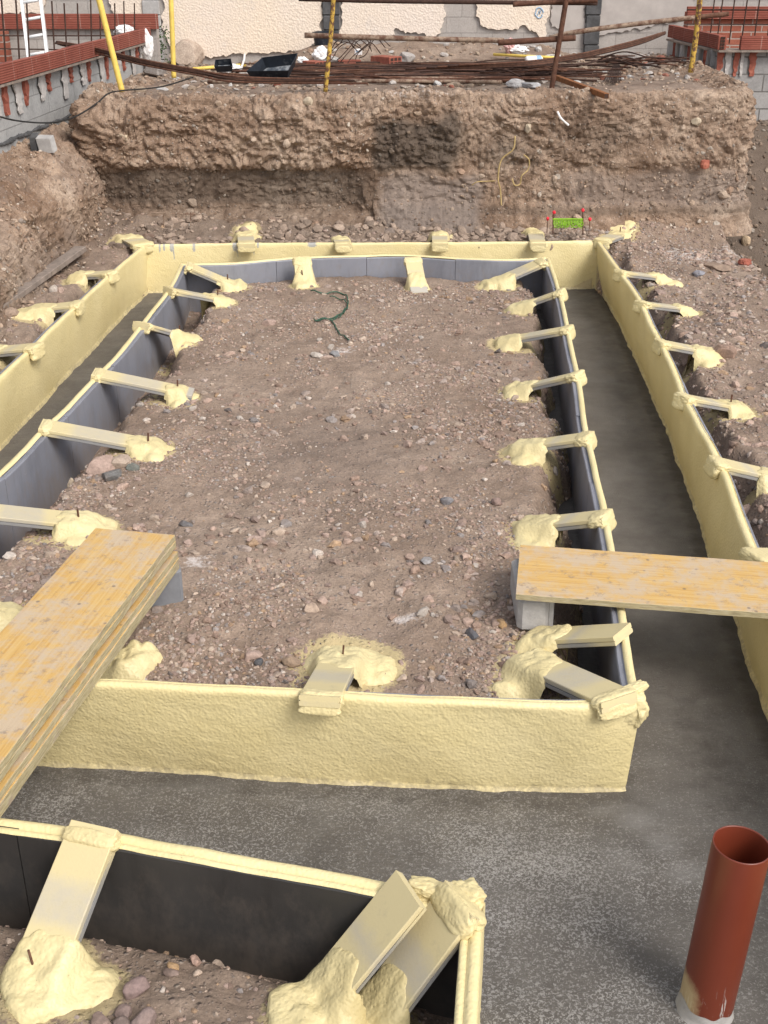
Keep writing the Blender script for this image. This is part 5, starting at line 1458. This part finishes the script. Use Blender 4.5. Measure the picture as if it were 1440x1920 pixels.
q.tube([p + A_([-.02, 0, -.03]), p + A_([.0, 0, .03]), p + A_([.01, 0, -.02]), p + A_([.024, 0, .034])], .006, 6)
M['blue'] = simple('blue_spray_paint', (.30, .45, .62), .8, .2, 20)
q.build('graffiti', M['blue'], root)

# ------------------------------------------------------------------ posts and tubes
def post(label, pts, mat, r, y, name='post', cat='post', n=10):
    q = MB(); P3 = spline([Y(px, py, y) for px, py in pts], 30); q.tube(P3, r, n)
    return tag(q.build(name, M[mat], loc=P3[-1], smooth=True), label, cat)
post('yellow post leaning left over the left tile row', [(176, -40), (204, 72), (229, 172)], 'yellow', .030, 12.75)
post('straight yellow post in front of the left cream plaster', [(319, -40), (323, 60), (326, 146)], 'yellow', .028, 14.2)
post('flaking yellow post in front of the left dark pillar', [(628, -40), (620, 70), (610, 172)], 'yellow_rust', .023, 12.4)
post('plain rusty post leaning right of the middle', [(1068, -40), (1050, 70), (1034, 168)], 'rust', .026, 12.4)
post('flaking yellow post beside the right tile beam', [(1316, -40), (1306, 60), (1295, 136)], 'yellow_rust', .028, 13.0)
for lab, pts, mat, r, y in (
    ('dark tube crossing the top of the photo', [(560, -2), (720, 2), (900, 4), (1120, 6)], 'rust_dark', .022, 12.6),
    ('short brown tube lapped on the top dark tube', [(962, 8), (1050, 3), (1120, 0)], 'rust', .026, 12.5),
    ('long rusty tube tied behind the flaking middle post', [(571, 66), (760, 72), (945, 76)], 'rust_pale', .026, 12.55),
    ('short rusty tube lapped on the long rusty tube', [(934, 80), (1000, 76), (1079, 71)], 'rust', .029, 12.45),
    ('pale mortar crusted tube rising to the right yellow post', [(1030, 71), (1080, 60), (1200, 44), (1302, 33)], 'rust_pale', .025, 12.95),
    ('short brown tube end sticking out past the right yellow post', [(1290, 34), (1366, 26)], 'rust', .025, 13.1)):
    post(lab, pts, mat, r, y, 'tube', 'tube')
def on_up(px, py, dz=0.0):
    lo, hi = 12.0, 18.0
    for _ in range(40):
        m = (lo + hi) / 2; p = Y(px, py, m)
        if p[2] > float(upper(A_([p[0]]), A_([m]))[0]): lo = m
        else: hi = m
    p = Y(px, py, lo); p[2] += dz; return p
# rebar piles on the upper ground
rr_ = random.Random(3)
GB = 'rusty bars in the pile on the bank top'
for k in range(64):
    f = k / 63
    x0 = rr_.uniform(390, 680); x1 = rr_.uniform(900, 1190); yb = 126 + 30 * rr_.random()
    yb1 = yb + rr_.uniform(-9, 5)
    P3 = [on_up(x0 + (x1 - x0) * t, yb + (yb1 - yb) * t + rr_.uniform(-1.2, 1.2), .015 + .05 * rr_.random()) for t in np.linspace(0, 1, 6)]
    q = MB(); q.tube(spline(P3, 24), rr_.choice([.008, .010, .012]), 6)
    tag(q.build('rebar', M[rr_.choice(['rust', 'rust_dark', 'rust_dark'])], loc=P3[0], smooth=True), 'rusty reinforcing bar in the long pile on the bank top', 'rebar', GB)
for k in range(5):
    y0 = 158 - k * 2.5; x0 = 390 + k * 30 + 60 * (k % 2)
    P3 = [on_up(x0 + (940 + 20 * k - x0) * t, y0 + 1 * t - 2 * math.sin(t * 3), .025) for t in np.linspace(0, 1, 6)]
    q = MB(); q.tube(spline(P3, 24), .021, 8)
    tag(q.build('tube', M[['rust_pale', 'rust'][k % 2]], loc=P3[0], smooth=True), ['long pale rusty tube nearest the bank edge', 'brown rusty tube second from the bank edge', 'pale rusty tube third from the bank edge', 'brown rusty tube fourth from the bank edge', 'pale rusty tube fifth from the bank edge, under the bars'][k], 'tube')
# bent bundle over the left tile row
for k in range(7):
    o = k * 1.3; dz = .012 * (k % 3)
    pts = [(104 + k * 1.5, 81 + o * .35, 14.6), (175, 91 + o, 14.1), (265, 113 + o, 13.5), (360, 131 + o, 13.2), (450, 146 + o, 13.0), (540 + 25 * k, 151 + o * .7, 13.0)]
    P3 = spline([Y(*p) + A_([0, 0, dz]) for p in pts], 40); q = MB(); q.tube(P3, .011, 6)
    tag(q.build('rebar', M['rust_dark' if k % 2 else 'rust'], loc=P3[0], smooth=True), 'long sagging bar in the bundle lying over the left tile row', 'rebar', 'bars sagging over the left tile row')
for k in range(6):
    o = k * 1.6
    pts = [(1247, 60 + o * .4, 14.8), (1200, 74 + o, 14.4), (1130, 92 + o, 14.0), (1060, 106 + o, 13.7), (980, 116 + o, 13.4), (860 - 20 * k, 122 + o, 13.3)]
    P3 = spline([Y(*p) for p in pts], 40); q = MB(); q.tube(P3, .011, 6)
    tag(q.build('rebar', M['rust_dark' if k % 2 else 'rust'], loc=P3[0], smooth=True), 'rusty bar in the bundle rising to the right tile beam', 'rebar', 'bars rising to the right tile beam')
# tangles of short bars at the right
for k in range(44):
    cx_, cy_ = (1180 + rr_.uniform(-70, 90), 128 + rr_.uniform(-7, 8)) if k < 26 else (985 + rr_.uniform(-50, 60), 146 + rr_.uniform(-6, 6))
    a = rr_.uniform(-.35, .35); L = rr_.uniform(20, 52)
    p0, p1 = on_up(cx_ - L, cy_ + L * .25 * a, .03 + .10 * rr_.random()), on_up(cx_ + L, cy_ - L * .25 * a, .03 + .10 * rr_.random())
    mid = (p0 + p1) / 2 + A_([0, 0, rr_.uniform(-.01, .06)])
    q = MB(); q.tube(spline([p0, mid, p1], 10), .009, 6)
    tag(q.build('rebar', M[rr_.choice(['rust', 'rust_dark', 'rust_dark'])], loc=p0, smooth=True), 'short rusty bar in the tangled heap right of the brown post' if k < 26 else 'short rusty bar in the tangle left of the brown post', 'rebar', 'tangled short bars, right heap' if k < 26 else 'tangled short bars, middle heap')
for k in range(9):
    p1 = on_up(1152 + k * 1.0, 130, .03); a = (k - 4) / 4
    p0 = on_up(1148 + a * 16, 160 - abs(a) * 5, .02)
    q = MB(); q.tube([p1 + A_([0, 0, .04]), p0], .0055, 6); tag(q.build('rebar', M['rust_dark'], loc=p0), 'bar end in the fanned brush of bars at the bank edge', 'rebar', 'fanned bar ends at the bank edge')
a = on_up(1042, 156, .06); b_ = Y(1137, 180, 11.70)
q = MB(); d = b_ - a; L = np.linalg.norm(d); d /= L; lat = np.cross(d, A_([0, 0, 1.])); lat /= np.linalg.norm(lat); up_ = np.cross(lat, d)
root = thing('box_tube', 'square orange rusty tube poking out over the bank edge', 'tube', a)
q.obox((a + b_) / 2, d * L / 2, lat * .025, up_ * .025, .003); q.build('tube_body', M['rust_orange'], root)
q = MB(); q.obox(b_ + d * .0015, d * .002, lat * .019, up_ * .019); q.build('tube_mouth', M['rust_dark'], root)
# wire tangle above the rubble
q = MB()
for k in range(9):
    x = rr_.uniform(610, 700); y = rr_.uniform(85, 105)
    P3 = [Y(x + 45 * t + rr_.uniform(-6, 6), y - 22 * math.sin(t * 3) + rr_.uniform(-4, 4), 16.2 + .3 * rr_.random()) for t in np.linspace(-.4, 1, 6)]
    q.tube(spline(P3, 30), .006, 5)
tag(q.build('wire', M['rust_dark'], loc=Y(660, 95, 16.2), smooth=True), 'tangle of rusty wire on the rubble behind the flaking post', 'wire')
# black cable
P3 = spline([Y(-30, 210, 10.4), Y(30, 226, 11.0), Y(95, 230, 11.35), Y(140, 219, 11.75), Y(180, 195, 12.1), Y(202, 176, 12.3), Y(228, 170, 12.6), Y(300, 163, 13.0), Y(362, 145, 13.6)], 80)
q = MB(); q.tube(P3, .008, 6); tag(q.build('cable', M['cable'], loc=P3[0], smooth=True), 'thin black cable draped from the bank top to the left wall', 'cable')

# ------------------------------------------------------------------ rubbish on the upper ground
def tub(label, quad, yk, h, mat_out, mat_in):
    """open trough: the rim quad (front-left, front-right, back-right, back-left) and tapered floor"""
    R = A_(quad); c = R.mean(0); nrm = np.cross(R[1] - R[0], R[3] - R[0]); nrm /= np.linalg.norm(nrm)
    if nrm[2] < 0: nrm = -nrm
    B = c + (R - c) * .80 - nrm * h
    root = thing('mortar_trough', label, 'trough', c)
    q = MB(); O = c + (R - c) * 1.03
    V = np.vstack([O, R, B, c + (R - c) * .83 - nrm * (h + .012)])
    F = []
    for i in range(4):
        j = (i + 1) % 4
        F += [(i, j, 4 + j, 4 + i), (12 + i, 12 + j, j, i)]
    F.append((15, 14, 13, 12)); F += [(4 + i, 4 + (i + 1) % 4, 8 + (i + 1) % 4, 8 + i) for i in range(4)] + [(8, 9, 10, 11)]; q.add(V, F); q.build('tub_shell', M[mat_out], root)
    q = MB(); B2 = c + (B - c) * .97 + nrm * .006
    q.add(np.vstack([B2, B2 - nrm * .004]), [(0, 1, 2, 3), (7, 6, 5, 4)] + [(i, 4 + i, 4 + (i + 1) % 4, (i + 1) % 4) for i in range(4)]); q.build('mortar_residue', M[mat_in], root)
a, b_, c_, e_ = on_up(463, 134), on_up(545, 133), None, None
a, b_ = Y(463, 133, 14.3), Y(540, 132, 14.25); c_, e_ = Y(557, 100, 14.45), Y(492, 108, 14.50)
tub('large black mortar trough tipped towards the camera', [a, b_, c_, e_], 0, .13, 'black_plastic', 'tub_in')
a, b_, c_, e_ = Y(402, 124, 14.8), Y(436, 123, 14.8), Y(432, 110, 14.9), Y(404, 112, 14.9)
tub('small dark trough left of the large black trough', [a, b_, c_, e_], 0, .08, 'black_plastic', 'tub_in')
def lumpthing(name, label, cat, px, py, rx, ry, rz, mat, seed, amp=.3, f=2.2, rot=0, yk=None, box=0., sub=4, lift=.6):
    p = on_up(px, py) if yk is None else Y(px, py, yk)
    q = MB(); q.lump((p[0], p[1], p[2] + rz * lift), rx, ry, rz, seed, amp, f, sub, rot, box)
    return tag(q.build(name, M[mat], loc=p, smooth=True), label, cat)
lumpthing('bag', 'crumpled white bag left of the large black trough', 'bag', 430, 133, .17, .10, .05, 'white_plastic', 3, .5, 3)
lumpthing('bag', 'white sack behind the flaking yellow post', 'bag', 603, 112, .11, .08, .10, 'white_plastic', 5, .4, 2.5)
lumpthing('bag', 'small white bag right of the large black trough', 'bag', 568, 123, .08, .07, .07, 'white_plastic', 6, .4, 2.5)
lumpthing('bag', 'white sack lying on the left pit wall', 'bag', 233, 62, .12, .08, .06, 'white_plastic', 9, .4, 2.5, yk=16.4)
lumpthing('bag', 'pale torn sack hanging at the end of the left wall', 'bag', 277, 100, .08, .05, .17, 'white_plastic', 11, .35, 2.5, yk=16.3)
lumpthing('rag', 'white rag at the foot of the flaking yellow post', 'rag', 622, 148, .16, .10, .04, 'mortar', 13, .5, 3.5)
r1 = thing('bag', 'red and white printed plastic bag on the rubble', 'bag', on_up(965, 100))
p = on_up(968, 102); q = MB(); q.lump(p + A_([.03, 0, .05]), .13, .08, .06, 15, .5, 3, 4, -.4); q.build('bag_body', M['white_plastic'], r1, smooth=True)
q = MB(); q.lump(p + A_([-.09, 0, .10]), .07, .05, .09, 17, .5, 3, 4, .3); q.build('red_print', M['red_plastic'], r1, smooth=True)
r1 = thing('bottle', 'white plastic bottle with blue label by the yellow rod', 'bottle', on_up(1000, 120))
p = on_up(985, 120, .05); e = on_up(1016, 119, .05)
MB().tube([p, p + (e - p) * .1, e + (p - e) * .12, e], [.035, .048, .048, .03], 14).build('bottle_body', M['white_plastic'], r1, smooth=True)
MB().tube([p + (e - p) * .62, p + (e - p) * .9], .050, 14, False).build('bottle_label', M['blue'], r1, smooth=True)
q = MB(); a, b_ = on_up(925, 108, .04), on_up(1070, 116, .04); q.tube([a, b_], .018, 8); tag(q.build('rod', M['yellow'], loc=a, smooth=True), 'yellow rod lying across the bars right of the middle', 'rod')
q = MB(); a, b_ = on_up(362, 134, .03), on_up(460, 126, .03); q.tube([a, b_], .022, 8); tag(q.build('rod', M['yellow'], loc=a, smooth=True), 'yellow tube lying on the ground left of the large black trough', 'rod')
q = MB(); a, b_ = on_up(450, 137, .02), on_up(459, 108, .05); q.tube(spline([a, (a + b_) / 2 + A_([.02, 0, .02]), b_], 10), .016, 8); tag(q.build('stick', M['white_plastic'], loc=a, smooth=True), 'white crooked stick leaning at the large black trough', 'stick')
def hollow_brick(label, px, py, ang, L=.26, W=.13, H=.09, yk=None):
    p = on_up(px, py); root = thing('brick', label, 'brick', p)
    d = A_([math.cos(ang), math.sin(ang), 0]); n = A_([-d[1], d[0], 0]); u = A_([0, 0, 1.])
    c = p + u * (H / 2)
    q = MB(); q.obox(c, d * L / 2, n * W / 2, u * H / 2, .004); q.build('brick_body', M['terracotta'], root)
    q = MB()
    for s in (-1, 1):
        for i in range(3):
            for j in range(2):
                q.obox(c + d * (s * (L / 2 + .0005)) + n * ((i - 1) * W * .3) + u * ((j - .5) * H * .44), d * .0015, n * W * .11, u * H * .16)
    q.build('cell', M['rust_dark'], root)
hollow_brick('hollow red brick lying right of the flaking post', 724, 122, -.75, .34, .24, .11)
hollow_brick('flat red tile brick left of the hollow brick', 670, 124, .05, .36, .16, .05)
hollow_brick('second flat red tile stacked beside the bars', 655, 120, .1, .30, .16, .05)
hollow_brick('pale hollow brick left of the flaking post', 590, 125, -.8, .26, .2, .07)
r1 = thing('box', 'small white box on the red tiles', 'box', on_up(670, 112)); p = on_up(672, 117, .13)
q = MB(); q.obox(p, (.05, 0, 0), (0, .04, 0), (0, 0, .038), .006); q.build('box_body', M['white_plastic'], r1)
q = MB(); q.obox(p + A_([0, -.0408, .008]), (.028, 0, 0), (0, .001, 0), (0, 0, .008)); q.build('box_label', M['blue'], r1)
# bucket at the pillar foot
p = Y(606, 90, 17.4); r1 = thing('bucket', 'black bucket at the foot of the left dark pillar', 'bucket', p)
q = MB(); q.tube([p, p + A_([0, -.02, .20])], [.11, .14], 20, False); q.tube([p + A_([0, 0, .005]), p + A_([0, 0, .01])], [.108, .108], 20); q.build('bucket_body', M['black_plastic'], r1, smooth=True)
q = MB(); q.tube([p + A_([.142 * math.cos(w), -.02 + .142 * math.sin(w), .20]) for w in np.linspace(0, 2 * math.pi, 25)], .007, 6); q.build('rim', M['black_plastic'], r1, smooth=True)
for k, (lab, px, py, r, t, fl) in enumerate([
    ('large tan boulder at the wall behind the straight yellow post', 352, 122, .28, (.44, .35, .28), (1.1, .8, .75)),
    ('grey stone left of the straight yellow post', 293, 140, .15, (.33, .30, .28), (1.3, .9, .6)),
    ('dark stone at the end of the left wall', 285, 132, .12, (.24, .22, .20), (1.2, .9, .7)),
    ('white stone right of the black bucket', 620, 118, .10, (.55, .53, .50), (1.3, .8, .6)),
    ('grey stone right of the hollow red brick', 762, 116, .12, (.36, .33, .31), (1, .9, .8)),
    ('angular white rubble piece at the bank edge', 966, 162, .075, (.50, .49, .49), (1.3, .8, .7)),
    ('second grey rubble piece at the bank edge left of the brown post', 995, 163, .075, (.40, .40, .41), (1.4, .8, .5)),
    ('white chip on the ground right of the red bag', 1038, 108, .07, (.58, .55, .52), (1.4, .8, .5)),
    ('pale rubble lump under the rising bars', 1188, 112, .12, (.40, .36, .33), (1.6, .8, .5))]):
    p = on_up(px, py); rock(lab, px, py, r, t, 800 + k, fl=fl, yk=float(p[1]))
# block fragment at the left wall and weed
p = Y(88, 276, 11.55); concrete_piece('block', 'broken grey block leaning on the left block wall', (p[0], p[1], p[2] + .03), (.075, -.015, 0), (0.015, .024, .015), (-.012, 0, .07), 'grey_cast', 'block', .008)
p = Y(66, 275, 11.6); concrete_piece('block', 'dark upright block end beside the broken grey block', (p[0], p[1], p[2] + .02), (.035, -.01, 0), (0.01, .03, .02), (0, 0, .09), 'pillar', 'block', .008)
root = thing('weed', 'dark green weed growing at the end of the left wall', 'plant', Y(292, 112, 17.2))
p = Y(292, 116, 17.2); V = []; F = []; r0 = random.Random(9)
q = MB()
for k in range(5): q.tube(spline([p, p + A_([r0.uniform(-.05, .05), 0, .2]), p + A_([r0.uniform(-.12, .12), r0.uniform(-.05, .05), r0.uniform(.3, .45)])], 8), .005, 5)
q.build('stem', M['leaf'], root)
for k in range(420):
    h = r0.random() ** .8 * .46; c = p + A_([r0.gauss(0, .055 + .05 * (1 - h)), r0.gauss(0, .05), h])
    a = A_([r0.gauss(0, 1), r0.gauss(0, 1), r0.gauss(0, 1)]); a /= np.linalg.norm(a); b_ = np.cross(a, A_([r0.gauss(0, 1), r0.gauss(0, 1), r0.gauss(0, 1)])); b_ /= np.linalg.norm(b_)
    n0 = len(V); V += [c - a * .022, c + b_ * .011, c + a * .022, c - b_ * .011]; F.append((n0, n0 + 1, n0 + 2, n0 + 3))
link_mesh('foliage', A_(V), F, M['leaf'], root, smooth=False)
